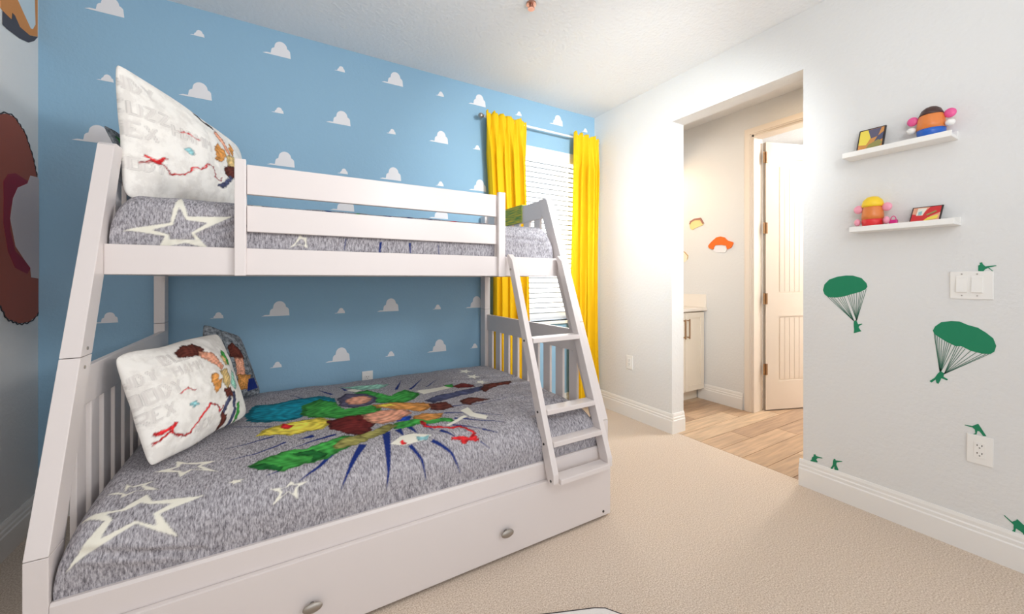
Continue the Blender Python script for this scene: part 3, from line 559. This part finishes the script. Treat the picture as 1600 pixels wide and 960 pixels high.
# side rails
YU = 1.850
part('upper_side_rail', box(B(), -.514, 1.402, YU, YU + .025, 1.215, 1.320, .003), W, bed)
part('upper_side_rail', box(B(), -.53, 1.385, 2.80, 2.825, 1.215, 1.320, .003), W, bed)
lipx0, lipx1 = -.513, 1.402
part('lower_side_rail', prism(B(), [(1.483, .27), (1.483, .348), (1.490, .356), (1.512, .356), (1.512, .27)], 'x', lipx0, lipx1), W, bed)
part('lower_side_rail', box(B(), -.53, 1.385, 2.80, 2.825, .21, .33, .003), W, bed)
part('slat_base', box(B(), -.53, 1.404, 1.513, 2.80, .30, .335), W, bed)
part('slat_base', box(B(), -.53, 1.404, YU + .026, 2.80, 1.25, 1.285), W, bed)
# guard rail
for x0, x1 in ((-.149, -.112), (1.000, 1.040)):
    part('guard_upright', box(B(), x0, x1, YU - .022, YU, 1.212, 1.662, .003), W, bed)
    part('guard_upright', box(B(), x0, x1, YU + .026, YU + .040, 1.30, 1.650, .003), W, bed)
for z0, z1 in ((1.385, 1.487), (1.532, 1.648)):
    part('guard_board', box(B(), -.111, .999, YU, YU + .024, z0, z1, .003), W, bed)
part('guard_board', box(B(), -.513, 1.385, 2.80, 2.822, 1.385, 1.47, .003), W, bed)
# trundle drawer
dr = part('trundle_drawer', box(B(), -.512, 1.445, 1.462, 1.482, .012, .276, .004), W, bed)
part('drawer_box', box(B(), -.49, 1.38, 1.483, 2.6, .03, .24), W, dr)
for x in (.093, .832):
    bm = B(); ball(bm, (x, 1.443, .119), (.030, .008, .0165), 20); tube(bm, (x, 1.447, .119), (x, 1.462, .119), .008)
    part('knob', bm, M['nickel'], dr, smooth=True)
part('bolt', tube(B(), (1.395, 1.459, .035), (1.395, 1.463, .035), .006, 10), M['slot'], dr)
# ladder
def yl(z): return 1.447 + .371 * (z - .292)     # rear edge of the ladder rails
def stringer(x0, x1):
    q = [(yl(.30), .275), (yl(1.325) - .006, 1.325), (yl(1.325) - .022, 1.332), (yl(1.30) - .052, 1.300), (yl(.34) - .058, .325), (yl(.30) - .045, .284)]
    return part('ladder_rail', prism(B(), q, 'x', x0, x1, .003), W, bed)
s1 = stringer(1.045, 1.075); s2 = stringer(1.372, 1.402)
for z in (.305, .452, .585, .905):
    yb_ = yl(z)
    part('rung', box(B(), 1.076, 1.371, yb_ - .062, yb_ + .006, z - .024, z, .004), W, bed)
    part('bolt', tube(B(), (1.0425, yb_ - .026, z - .012), (1.0455, yb_ - .026, z - .012), .0055, 10), M['slot'], s1)
part('bolt', tube(B(), (1.0425, yl(1.25) - .02, 1.25), (1.0455, yl(1.25) - .02, 1.25), .006, 10), M['nickel'], s1)

# ------------------------------------------------------------------ comforters
def resample(prof, step):
    s = [0]
    for a, b in zip(prof, prof[1:]): s.append(s[-1] + math.hypot(b[0] - a[0], b[1] - a[1]))
    n = int(s[-1] / step); ss = np.linspace(0, s[-1], n + 1)
    ys = np.interp(ss, s, [p[0] for p in prof]); zs = np.interp(ss, s, [p[1] for p in prof])
    # light smoothing of the corners
    for _ in range(60):
        ys[1:-1] = (ys[:-2] + 2 * ys[1:-1] + ys[2:]) / 4; zs[1:-1] = (zs[:-2] + 2 * zs[1:-1] + zs[2:]) / 4
    return ss, ys, zs
def comforter(name, prof, x0, x1, zb, prints, label, group, step=.0042, amp=.006, wr=1.0, folds=()):
    prof = list(prof) + [(prof[-1][0] + .012, prof[-1][1] - .06), (prof[-1][0] + .012, zb)]
    ss, ys, zs = resample(prof, step)
    xs = np.linspace(x0, x1, int((x1 - x0) / step) + 1)
    X, S = np.meshgrid(xs, ss, indexing='ij'); Y = np.tile(ys, (len(xs), 1)); Z = np.tile(zs, (len(xs), 1))
    e = np.minimum(X - x0, x1 - X); R = .07
    g = np.sqrt(np.clip(1 - (1 - np.clip(e / R, 0, 1)) ** 2, 0, 1))
    Z = zb + (Z - zb) * (.5 + .5 * g)
    # vertex bulge and wrinkles (cloth relief)
    nv = X.size; D = np.zeros(nv)
    xf = X.ravel(); sf = S.ravel(); gf = g.ravel()
    cs = .02
    gx = np.arange(x0 - cs, x1 + 2 * cs, cs); gs = np.arange(-cs, ss[-1] + 2 * cs, cs)
    T = np.array([[noise.noise(Vector((a * 5, b * 5, 1.3))) * 1.0 + .45 * noise.noise(Vector((a * 16, b * 11, 4.2))) + .25 * noise.noise(Vector((a * 34, b * 30, 9.2))) for b in gs] for a in gx])
    fx = (xf - gx[0]) / cs; fs = (sf - gs[0]) / cs; ix = fx.astype(int); js = fs.astype(int); ax = fx - ix; as_ = fs - js
    ax = ax * ax * (3 - 2 * ax); as_ = as_ * as_ * (3 - 2 * as_)
    D = (T[ix, js] * (1 - ax) * (1 - as_) + T[ix + 1, js] * ax * (1 - as_) + T[ix, js + 1] * (1 - ax) * as_ + T[ix + 1, js + 1] * ax * as_) * amp * wr
    for (ax0, as0, ax1, as1, dep, wid) in folds:      # creases: segment in (x, s)
        dx, ds = ax1 - ax0, as1 - as0; l2 = dx * dx + ds * ds
        t = np.clip(((xf - ax0) * dx + (sf - as0) * ds) / l2, 0, 1)
        dist = np.hypot(xf - ax0 - t * dx, sf - as0 - t * ds)
        D += -dep * np.exp(-(dist / wid) ** 2) + dep * .7 * np.exp(-((dist - 2 * wid) / wid) ** 2)
    ty = np.gradient(ys); tz = np.gradient(zs); l = np.hypot(ty, tz); ny = -tz / l; nz = ty / l
    edge = np.clip(sf / .05, 0, 1) * (.25 + .75 * gf)
    D = D * edge
    NY = np.tile(ny, (len(xs), 1)).ravel(); NZ = np.tile(nz, (len(xs), 1)).ravel()
    co = np.stack([xf, Y.ravel() + NY * D, np.maximum(Z.ravel() + NZ * D, zb)], 1)
    a, b = X.shape
    idx = np.arange(a * b).reshape(a, b)
    # end skirts: first and last columns dropped to the base
    f = np.stack([idx[:-1, :-1], idx[1:, :-1], idx[1:, 1:], idx[:-1, 1:]], -1).reshape(-1, 4)
    sk0 = co[idx[0]].copy(); sk0[:, 2] = zb; sk1 = co[idx[-1]].copy(); sk1[:, 2] = zb
    co = np.vstack([co, sk0, sk1])
    k0 = np.arange(b) + a * b; k1 = k0 + b
    f0 = np.stack([k0[:-1], idx[0][:-1], idx[0][1:], k0[1:]], -1); f1 = np.stack([idx[-1][:-1], k1[:-1], k1[1:], idx[-1][1:]], -1)
    f = np.vstack([f, f0, f1])
    me = bpy.data.meshes.new(name)
    me.vertices.add(len(co)); me.loops.add(f.size); me.polygons.add(len(f))
    org = np.array([(x0 + x1) / 2, (ys[0] + ys[-1]) / 2, zb])
    me.vertices.foreach_set('co', (co - org).ravel()); me.loops.foreach_set('vertex_index', f.ravel())
    me.polygons.foreach_set('loop_start', np.arange(len(f)) * 4)
    me.polygons.foreach_set('use_smooth', np.ones(len(f), bool))
    me.update(calc_edges=True)
    pu = np.concatenate([xf, sk0[:, 0], sk1[:, 0]]); pv = np.concatenate([sf, ss, ss])
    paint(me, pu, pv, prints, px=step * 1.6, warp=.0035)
    me.validate()
    o = link(name, me, M['comforter'], None, tuple(org)); tag(o, label, 'bedding', group)
    return o
comforter('comforter', LOWPROF, -.510, 1.398, .337, LOW_PRINT, 'heather grey comforter with cream stars and bright colour burst on the lower bed', 'grey printed comforters', wr=1.1,
          folds=[(1.05, .55, 1.30, .30, .007, .012), (1.12, .75, 1.38, .62, .007, .014), (.95, .95, 1.2, .88, .005, .012), (-.49, .12, -.2, .02, .006, .01), (1.2, .95, 1.38, .85, .006, .012), (1.05, .25, 1.2, .2, .004, .012)])
comforter('comforter', UPPROF, -.508, 1.392, 1.287, UP_PRINT, 'heather grey comforter with a large cream star outline on the upper bunk', 'grey printed comforters',
          folds=[(-.32, .03, -.12, .13, .008, .010), (1.05, .13, 1.3, .12, .006, .009), (1.3, .12, 1.36, .03, .005, .01)])

# ------------------------------------------------------------------ pillows
def letters(words):
    F = {'B': ['0006', '0626', '2613', '0313', '1320', '2000'], 'U': ['0600', '0020', '2026'], 'Z': ['0626', '2600', '0020'], 'W': ['0600', '0013', '1320', '2026'], 'O': ['0006', '0626', '2620', '2000'],
         'D': ['0006', '0616', '1623', '2310', '1000'], 'Y': ['0613', '2613', '1310'], 'R': ['0006', '0626', '2623', '2303', '1320'], 'E': ['0626', '0006', '0313', '0020'], 'X': ['0620', '2600'],
         'H': ['0006', '2620', '0323'], 'A': ['0016', '1620', '0222'], 'M': ['0006', '0613', '1326', '2620'], 'N': ['0006', '0620', '2620'], 'S': ['2606', '0603', '0323', '2320', '2000']}
    out = []
    for txt, u, v, hgt, c in words:
        s = hgt / 6
        for ch in txt:
            for seg in F[ch]:
                x0, y0, x1, y1 = [int(k) for k in seg]
                ax, ay, bx, by = u + x0 * s * 1.5, v + y0 * s, u + x1 * s * 1.5, v + y1 * s
                dx, dy = bx - ax, by - ay; l = math.hypot(dx, dy); nx, ny = -dy / l * s * .45, dx / l * s * .45
                out.append((c, [(ax + nx, ay + ny), (bx + nx, by + ny), (bx - nx, by - ny), (ax - nx, ay - ny)]))
            u += s * 4.4
    return out
def pillow(quad, T, prints, m, label, seed, pinch=.035, group=None, n=130, du=.0):
    q = [Vector(p) for p in quad]
    nrm = (q[1] - q[0]).cross(q[3] - q[0]).normalized()
    co = []; uv = []
    for side in (1, -1):
        for i in range(n + 1):
            for j in range(n + 1):
                u = i / n; v = j / n
                uu = .5 + (u - .5) * (1 - pinch * math.sin(math.pi * v) ** .8 * 1.0); vv = .5 + (v - .5) * (1 - pinch * math.sin(math.pi * u) ** .8)
                p = q[0] * (1 - uu) * (1 - vv) + q[1] * uu * (1 - vv) + q[2] * uu * vv + q[3] * (1 - uu) * vv
                cr = 1 - .07 * (abs(2 * u - 1) ** 7) * (abs(2 * v - 1) ** 7)
                uu = .5 + (uu - .5) * cr + .010 * noise.noise(Vector((v * 4, seed, 0))) * (2 * u - 1) ** 2; vv = .5 + (vv - .5) * cr + .014 * noise.noise(Vector((u * 4, seed, 5))) * (2 * v - 1) ** 2
                p = q[0] * (1 - uu) * (1 - vv) + q[1] * uu * (1 - vv) + q[2] * uu * vv + q[3] * (1 - uu) * vv
                t = (max(0, math.sin(math.pi * u)) * max(0, math.sin(math.pi * v))) ** .55 * T
                d = .011 * noise.noise(Vector((u * 3.5, v * 3.5, seed))) + .006 * noise.noise(Vector((u * 11, v * 9, seed + 3))) + .0025 * noise.noise(Vector((u * 26, v * 20, seed + 5)))
                edge = min(1, min(u, 1 - u, v, 1 - v) * 12)
                p = p + nrm * ((1.25 * t if side > 0 else -.5 * t) + d * edge)
                co.append(p); uv.append((u, v))
    k = (n + 1) ** 2; f = []
    for i in range(n):
        for j in range(n):
            a = i * (n + 1) + j
            f.append((a, a + n + 1, a + n + 2, a + 1)); f.append((k + a, k + a + 1, k + a + n + 2, k + a + n + 1))
    lo = Vector((sum(c.x for c in q) / 4, sum(c.y for c in q) / 4, min(c.z for c in q)))
    me = bpy.data.meshes.new('pillow'); me.from_pydata([c - lo for c in co], [], f)
    me.polygons.foreach_set('use_smooth', [True] * len(f))
    uvn = np.array(uv); uvn[k:] += 5
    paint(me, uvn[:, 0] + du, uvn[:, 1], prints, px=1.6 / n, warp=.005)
    bm = B(); bm.from_mesh(me); bmesh.ops.remove_doubles(bm, verts=bm.verts, dist=.0002); bm.to_mesh(me); bm.free()
    o = link('pillow', me, m, None, lo); tag(o, label, 'pillow', group)
    return o
pillow([(-.375, 1.735, .56), (-.12, 2.13, .585), (-.245, 2.275, .955), (-.50, 1.865, .935)], .075, letters([('BUZZ', .40, .78, .10, 'grey'), ('HAMM', .43, .64, .09, 'grey'), ('WOODY', .06, .50, .11, 'grey'), ('REX', .16, .34, .10, 'grey'), ('ANDY', .08, .68, .09, 'grey'), ('REX', .5, .10, .07, 'grey')]) + PL_PRINT, M['pillow'],
       'white printed pillow with a red squiggle leaning on the headboard of the lower bed', 3, group='white printed pillows', du=.17)
pillow([(-.51, 2.01, 1.50), (-.15, 2.65, 1.51), (-.19, 2.64, 1.935), (-.55, 2.055, 2.045)], .085, letters([('ANDY', .08, .80, .10, 'grey'), ('BUZZ', .14, .62, .09, 'grey'), ('REX', .12, .46, .10, 'grey'), ('HAMM', .40, .56, .09, 'grey'), ('WOODY', .08, .22, .08, 'grey')]) + PU_PRINT, M['pillow'],
       'white printed pillow with a red squiggle standing at the head of the upper bunk', 11, group='white printed pillows', du=.18)
QG = [(-.33, 2.44, .565), (-.085, 2.60, .555), (-.185, 2.60, .89), (-.33, 2.46, .985)]
pillow(QG, .06, [('brown', [(.40, .62), (.75, .60), (.72, .74), (.55, .84), (.42, .78)]), ('peach', [(.48, .36), (.66, .36), (.70, .62), (.48, .62)]), ('orange', [(.5, .12), (.72, .14), (.80, .36), (.5, .38)]), ('navy', [(.70, .10), (.95, .12), (.93, .30), (.72, .30)])],
       M['sham'], 'dark grey pillow with a dark print standing behind the lower white pillow', 21, pinch=.04, group='grey pillows')
QH = [(-.50, 2.13, 1.60), (-.46, 2.72, 1.60), (-.56, 2.72, 1.81), (-.60, 2.13, 1.81)]
pillow(QH, .04, [('green', [(.0, .3), (.10, .25), (.14, .75), (.05, .8)])], M['sham'], 'dark grey pillow poking out behind the upper white pillow', 31, pinch=.04, group='grey pillows')
# cloth over the upper end rail
bm = B(); prism(bm, [(1.397, 1.578), (1.401, 1.578), (1.401, 1.693), (1.429, 1.693), (1.429, 1.60), (1.433, 1.60), (1.433, 1.698), (1.397, 1.698)], 'y', 2.235, 2.60)
tag(part('cloth', bm, M['towelgreen']), 'green and yellow striped cloth hanging over the upper end rail by the curtain', 'cloth')

# ------------------------------------------------------------------ flat wall decals
def flat(axisx, side, pts, t0, t1, bm=None):
    bm = bm or B()
    prism(bm, pts, 'x', axisx + side * t0, axisx + side * t1)
    return bm
G = M['green']
for key, lab in (('s1', 'green toy soldier decal lying with rifle on top of the light switch plate'),
                 ('a', 'green crouching toy soldier decal on the skirting nearest the wall opening'),
                 ('b', 'green standing toy soldier decal aiming a rifle on the skirting, second from the opening'),
                 ('c', 'green kneeling toy soldier decal on top of the wall outlet'),
                 ('d', 'green toy soldier decal on the skirting at the right edge of the photo')):
    tag(part('soldier_decal', flat(XR, -1, SIL[key], 0, .0015), G), lab, 'wall decal', 'green soldier decals')
for k, lab in ((1, 'green parachute soldier decal nearer the opening, below the shelves'), (2, 'larger green parachute soldier decal below the light switch')):
    c = SIL['chute%d' % k]; cy_ = sum(p[0] for p in c) / len(c); cz_ = min(p[1] for p in SIL['man%d' % k])
    t = thing('parachute_decal', (XR, cy_, cz_), lab, 'wall decal', 'green parachute decals')
    part('canopy', flat(XR, -1, c, 0, .0015), G, t); part('soldier', flat(XR, -1, SIL['man%d' % k], 0, .0015), G, t)
    A0, P0, A1, P1 = SIL['cord%d' % k]
    for A, PP in ((A0, P0), (A1, P1)):
        for p in PP:
            dy, dz = p[0] - A[0], p[1] - A[1]; l = math.hypot(dy, dz); ny, nz = -dz / l * .0009, dy / l * .0009
            part('cord', flat(XR, -1, [(A[0] + ny, A[1] + nz), (p[0] + ny, p[1] + nz), (p[0] - ny, p[1] - nz), (A[0] - ny, A[1] - nz)], 0, .001), M['cordgreen'], t)
def clampy(pts): return [(min(p[0], YB - .003), p[1]) for p in pts]
big = clampy(LWD['brown'])
big = [p for p in big] + [(2.44, 1.06), (2.33, 1.22), (2.28, 1.45), (2.33, 1.68), (2.44, 1.85)]
t = thing('wall_decal', (XL, 2.57, 1.0), 'big russet brown rounded wall decal with crimson band beside the blue wall', 'wall decal')
part('backing', flat(XL, 1, big, 0, .002), M['brown'], t)
part('crimson_band', flat(XL, 1, clampy(LWD['crimson']), .002, .003), M['crimson'], t, label='crimson curved band')
part('pale_shape', flat(XL, 1, clampy(LWD['pale']), .003, .004), M['pale'], t, label='pale pinkish grey shape')
bm = B()
for i in range(len(big)):                       # scalloped black edging
    a = Vector(big[i]); b = Vector(big[(i + 1) % len(big)])
    if min(a.x, b.x) > YB - .02: continue
    L_ = (b - a).length; n = max(1, int(L_ / .03))
    for k in range(n):
        p = a.lerp(b, k / n); q = a.lerp(b, (k + 1) / n); mid = (p + q) / 2; nn = Vector((-(q - p).y, (q - p).x)).normalized() * .008
        cen = Vector((2.57, 1.465)); nn = nn if (mid + nn - cen).length > (mid - cen).length else -nn
        for r0, r1 in ((p, mid + nn), (mid + nn, q)):
            d = (r1 - r0).normalized(); o_ = Vector((-d.y, d.x)) * .0022
            prism(bm, [(min(v.x, YB - .003), v.y) for v in (r0 + o_, r1 + o_, r1 - o_, r0 - o_)], 'x', XL + .0005, XL + .003)
part('scalloped_edge', bm, M['black'], t, label='black scalloped edging')
t = thing('wall_decal', (XL, 2.65, 2.25), 'orange and charcoal wall decal at the top left corner above the brown one', 'wall decal')
part('backing', flat(XL, 1, clampy(LWD['orange']), 0, .002), M['orangev'], t)
part('dark_edge', flat(XL, 1, clampy(LWD['dark']), .002, .003), M['charcoal'], t, label='charcoal lower edge')
part('pale_drop', flat(XL, 1, clampy(LWD['drop']), .002, .003), M['paleblue'], t, label='pale blue drop shape')
t = thing('wall_plaque', (XD, 2.23, 1.47), 'orange cap shaped plaque on the warm lit side room wall', 'wall plaque')
part('backing', flat(XD, -1, BW['face'], 0, .008), M['cloud'], t); part('orange_cap', flat(XD, -1, BW['hat'], 0, .014), mat('bright orange plaque', srgb(236, 112, 34), .5), t)
t = thing('wall_plaque', (XD, 2.5, 1.7), 'small cream plaque with a brown curved edge, highest on the side room wall', 'wall plaque')
part('backing', flat(XD, -1, BW['loaf'], 0, .008), mat('cream plaque', srgb(240, 214, 150), .5), t); part('brown_edge', flat(XD, -1, BW['loafedge'], 0, .012), mat('muted brown plaque edge', srgb(170, 120, 105), .5), t)
t = thing('wall_plaque', (XD, 2.6, 1.4), 'round cream plaque half hidden by the wall opening edge', 'wall plaque')
part('backing', flat(XD, -1, BW['disc'], 0, .008), mat('pale cream plaque', srgb(244, 232, 205), .5), t)
rim = [(p[0] * 1, p[1]) for p in BW['disc'][1:5]]
bm = B()
for a, b in zip(rim, rim[1:]):
    prism(bm, [(a[0], a[1]), (b[0], b[1]), (b[0] + .006, b[1] - .006), (a[0] + .006, a[1] - .006)], 'x', XD - .011, XD - .008)
part('tan_rim', bm, mat('tan plaque rim', srgb(196, 158, 110), .5), t)

# ------------------------------------------------------------------ plates, outlets, switch
def outlet(cx, cy, cz, axis, label, w_=.072, h_=.118):
    """axis: 'x' on a wall facing -x, 'y' on a wall facing -y"""
    t = thing('wall_outlet', (cx, cy, cz - h_ / 2), label, 'outlet', 'white wall outlets')
    def bx(a0, a1, z0, z1, d0, d1, bev=0):
        if axis == 'x': return box(B(), cx - d1, cx - d0, cy + a0, cy + a1, cz + z0, cz + z1, bev)
        return box(B(), cx + a0, cx + a1, cy - d1, cy - d0, cz + z0, cz + z1, bev)
    part('plate', bx(-w_ / 2, w_ / 2, -h_ / 2, h_ / 2, 0, .006, .002), M['plastic'], t)
    part('socket_block', bx(-.0165, .0165, -.034, .034, .006, .0085, .001), M['plastic'], t)
    for zc in (-.017, .017):
        for a0, a1, z0, z1 in ((-.008, -.0055, 0, .008), (.0055, .008, 0, .007), (-.002, .002, -.009, -.005)):
            part('slot', bx(a0, a1, zc + z0, zc + z1, .0085, .009), M['slot'], t)
outlet(XR, .435, .456, 'x', 'white wall outlet with a green soldier decal on top', .075, .124)
outlet(XR, 2.42, .475, 'x', 'white wall outlet between the curtain and the wall opening')
outlet(.525, YB, .50, 'y', 'white wall outlet on the blue wall just above the lower bed')
t = thing('light_switch', (XR, .46, 1.11), 'white double rocker light switch plate below the shelves', 'light switch')
part('plate', box(B(), XR - .006, XR, .397, .523, 1.111, 1.233, .002), M['plastic'], t)
for y0 in (.426, .471):
    r = part('rocker', prism(B(), [(XR - .006, 1.139), (XR - .014, 1.141), (XR - .008, 1.208), (XR - .006, 1.209)], 'y', y0, y0 + .032), M['plastic'], t)
for y0 in (.442, .487):
    for z in (1.126, 1.221): part('screw', tube(B(), (XR - .0075, y0, z), (XR - .005, y0, z), .0025, 8), M['nickel'], t)

# ------------------------------------------------------------------ shelves and what stands on them
def shelf(y0, y1, zt, label):
    t = thing('picture_ledge', (XR, (y0 + y1) / 2, zt - .03), label, 'shelf', 'white picture ledges')
    part('board', box(B(), XR - .095, XR, y0, y1, zt - .026, zt - .012, .002), M['plastic'], t)
    part('front_lip', box(B(), XR - .105, XR - .095, y0, y1, zt - .026, zt, .002), M['plastic'], t)
    part('back_lip', box(B(), XR - .012, XR, y0, y1, zt - .012, zt + .012, .002), M['plastic'], t)
    return zt - .012
za = shelf(.498, .885, 1.850, 'upper white picture ledge holding the orange and blue toy')
zb2 = shelf(.490, .856, 1.465, 'lower white picture ledge holding the yellow topped toy')
def toy(cx, cy, z0, H, Rr, cap, base, knob, label, extra):
    t = thing('egg_shaped_toy', (cx, cy, z0), label, 'toy', 'round plastic toys on the ledges')
    pb = [(Rr * .72, .002), (Rr * .93, H * .10), (Rr * .985, H * .22), (Rr * 1.0, H * .30)]
    bd = [(Rr * 1.0, H * .30), (Rr * .985, H * .45), (Rr * .92, H * .62), (Rr * .80, H * .77), (Rr * .60, H * .90), (Rr * .3, H * .975), (Rr * .05, H)]
    part('body', lathe(B(), (cx, cy, z0), bd), M['toyorange'], t, smooth=True)
    part('base', lathe(B(), (cx, cy, z0), pb), base, t, smooth=True)
    part('cap', lathe(B(), (cx, cy, z0), cap), M[extra], t, smooth=True)
    for s in (-1, 1):
        bm = B(); ball(bm, (cx - .003, cy + s * (Rr + .012), z0 + H * .68), (.010, .020, .021), 18); part('side_knob', bm, M[knob], t, smooth=True)
    return t
H1 = .148; R1 = .048
t = toy(2.567, .572, za, H1, R1, [(R1 * .86, H1 * .74), (R1 * .80, H1 * .80), (R1 * .66, H1 * .91), (R1 * .4, H1 * .985), (R1 * .1, H1 * 1.02)], M['toyblue'], 'toypink', 'orange and blue egg shaped plastic toy with dark cap on the upper ledge', 'toybrown')
for s in (-1, 1):
    bm = B(); ball(bm, (2.552, .572 + s * .062, za + .055), (.014, .017, .015), 16); part('hand', bm, M['plastic'], t, smooth=True)
H2 = .150; R2 = .043
t = toy(2.567, .778, zb2, H2, R2, [(R2 * .93, H2 * .72), (R2 * .99, H2 * .80), (R2 * .86, H2 * .94), (R2 * .5, H2 * 1.05), (R2 * .15, H2 * 1.075)], M['toyred'], 'toylight', 'orange and red egg shaped plastic toy with yellow top on the lower ledge', 'toyyellow')
for s in (-1, 1):
    bm = B(); ball(bm, (2.552, .778 + s * .056, zb2 + .035), (.012, .013, .018), 16); part('hand', bm, M['toylight'], t, smooth=True)
bm = B(); box(bm, 2.555, 2.575, .685, .715, zb2, zb2 + .034, .004)
t2 = tag(part('toy_handbag', bm, M['toymagenta']), 'tiny magenta toy handbag beside the yellow topped toy', 'toy')
bm = B(); seg = 12
for k in range(seg):
    a0, a1 = math.pi * k / seg, math.pi * (k + 1) / seg
    tube(bm, (2.565, .70 + .010 * math.cos(a0), zb2 + .030 + .022 * math.sin(a0)), (2.565, .70 + .010 * math.cos(a1), zb2 + .030 + .022 * math.sin(a1)), .002, 6)
part('handle', bm, M['toypink'], t2)
def card(y0, y1, z0, h, lean, patches, label):
    """black edged picture card leaning back against the wall"""
    t = thing('picture_card', (XR - .05, (y0 + y1) / 2, z0), label, 'picture', 'small picture cards on the ledges')
    xa = XR - .085; xb = xa + lean
    def P(u, v, d): return (xa + (xb - xa) * v - d, y1 - (y1 - y0) * u, z0 + h * v)
    def sheet(pts, d0, d1):
        bm = B(); a = [bm.verts.new(P(u, v, d0)) for u, v in pts]; b = [bm.verts.new(P(u, v, d1)) for u, v in pts]
        n = len(pts); fs = [bm.faces.new(a), bm.faces.new(b[::-1])] + [bm.faces.new([a[i], b[i], b[(i + 1) % n], a[(i + 1) % n]]) for i in range(n)]
        bmesh.ops.recalc_face_normals(bm, faces=fs); return bm
    part('case', sheet([(0, 0), (1, 0), (1, 1), (0, 1)], -.012, 0), M['black'], t)
    for i, (c, pts) in enumerate(patches):
        m = bpy.data.materials.get('card ' + c) or mat('card ' + c, srgb(*PCOL[c]), .4)
        part('print_patch', sheet(pts, 0, .0006 + .0004 * i), m, t)
card(.732, .835, za, .125, .05, [('orange', [(.05, .03), (.95, .03), (.95, .96), (.05, .96)]), ('yellow', [(.05, .35), (.35, .3), (.5, .6), (.35, .95), (.05, .95)]), ('violet', [(.35, .95), (.5, .55), (.75, .6), (.85, .95)]),
      ('slate', [(.6, .3), (.95, .45), (.95, .75), (.75, .6)]), ('olive', [(.3, .03), (.45, .3), (.8, .45), (.95, .3), (.8, .05)]), ('red', [(.12, .05), (.3, .05), (.22, .16)])], 'small black edged card with yellow and violet print on the upper ledge')
card(.540, .640, zb2, .085, .065, [('peach', [(.04, .03), (.96, .03), (.96, .96), (.04, .96)]), ('red', [(.04, .03), (.5, .03), (.65, .4), (.96, .6), (.96, .96), (.6, .96), (.35, .5), (.04, .6)]), ('cream', [(.18, .5), (.4, .48), (.5, .9), (.2, .92)]), ('aqua', [(.25, .5), (.36, .52), (.36, .75), (.24, .7)]),
      ('yellow', [(.45, .15), (.9, .25), (.92, .45), (.6, .35)]), ('olive', [(.55, .45), (.85, .65), (.8, .72), (.52, .52)])], 'small dark edged card with red and cream print on the lower ledge')

# ------------------------------------------------------------------ vanity in the side room
t = thing('vanity_cabinet', (3.2, 2.68, 0), 'cream shaker vanity cabinet with slim bar handles seen through the opening', 'cabinet')
part('body', box(B(), 2.79, 3.640, 2.42, 2.96, .105, .885, .002), M['cabinet'], t)
part('toe_kick', box(B(), 2.79, 3.640, 2.475, 2.96, 0, .105), M['cabinet'], t)
for x0, x1, hx in ((2.80, 3.337, 3.312), (3.343, 3.636, 3.372)):
    d = part('door', box(B(), x0, x1, 2.402, 2.419, .112, .872, .002), M['cabinet'], t)
    for a0, a1, z0, z1 in ((x0, x0 + .052, .112, .872), (x1 - .052, x1, .112, .872), (x0 + .052, x1 - .052, .112, .164), (x0 + .052, x1 - .052, .82, .872)):
        part('frame_rail', box(B(), a0, a1, 2.394, 2.402, z0, z1, .0015), M['cabinet'], d)
    bm = B(); box(bm, hx - .005, hx + .005, 2.362, 2.370, .625, .815, .002); box(bm, hx - .004, hx + .004, 2.37, 2.394, .635, .645); box(bm, hx - .004, hx + .004, 2.37, 2.394, .795, .805)
    part('handle', bm, M['bronze'], d)
t = thing('stone_countertop', (3.2, 2.65, .885), 'pale stone vanity top with a raised splash against the side room wall', 'countertop')
part('slab', box(B(), 2.765, 3.652, 2.37, 2.968, .886, .915, .003), M['counter'], t)
part('side_splash', box(B(), 3.634, 3.652, 2.375, 2.968, .915, 1.045, .003), M['counter'], t)

# ------------------------------------------------------------------ ceiling fitting, rug
bm = B(); tube(bm, (1.221, 1.852, ZC - .010), (1.221, 1.852, ZC), .028, 20)
sp = part('sprinkler_head', bm, M['copper']); tag(sp, 'small copper sprinkler head on the white ceiling at the top of the photo', 'sprinkler')
bm = B(); tube(bm, (1.221, 1.852, ZC - .028), (1.221, 1.852, ZC - .009), .011, 12); tube(bm, (1.221, 1.852, ZC - .034), (1.221, 1.852, ZC - .030), .020, 16); tube(bm, (1.221, 1.852, ZC - .03), (1.221, 1.852, ZC - .027), .005, 8)
part('deflector', bm, M['copper'], sp)
rug_in = [(.79, 1.148), (.98, 1.070), (1.012, 1.050), (1.055, .985), (1.10, .80), (.95, .55), (.60, .50), (.40, .80), (.55, 1.02)]
cxr = sum(p[0] for p in rug_in) / len(rug_in); cyr = sum(p[1] for p in rug_in) / len(rug_in)
rug_out = [(cxr + (x - cxr) * 1.03, cyr + (y - cyr) * 1.035) for x, y in rug_in]
rug = thing('rug', (cxr, cyr, 0), 'white cut-out rug with a black border on the beige carpet at the bottom edge', 'rug')
part('border', prism(B(), rug_out, 'z', .0, .006), M['black'], rug, label='black border')
part('pile', prism(B(), rug_in, 'z', .0061, .009), M['rugwhite'], rug)
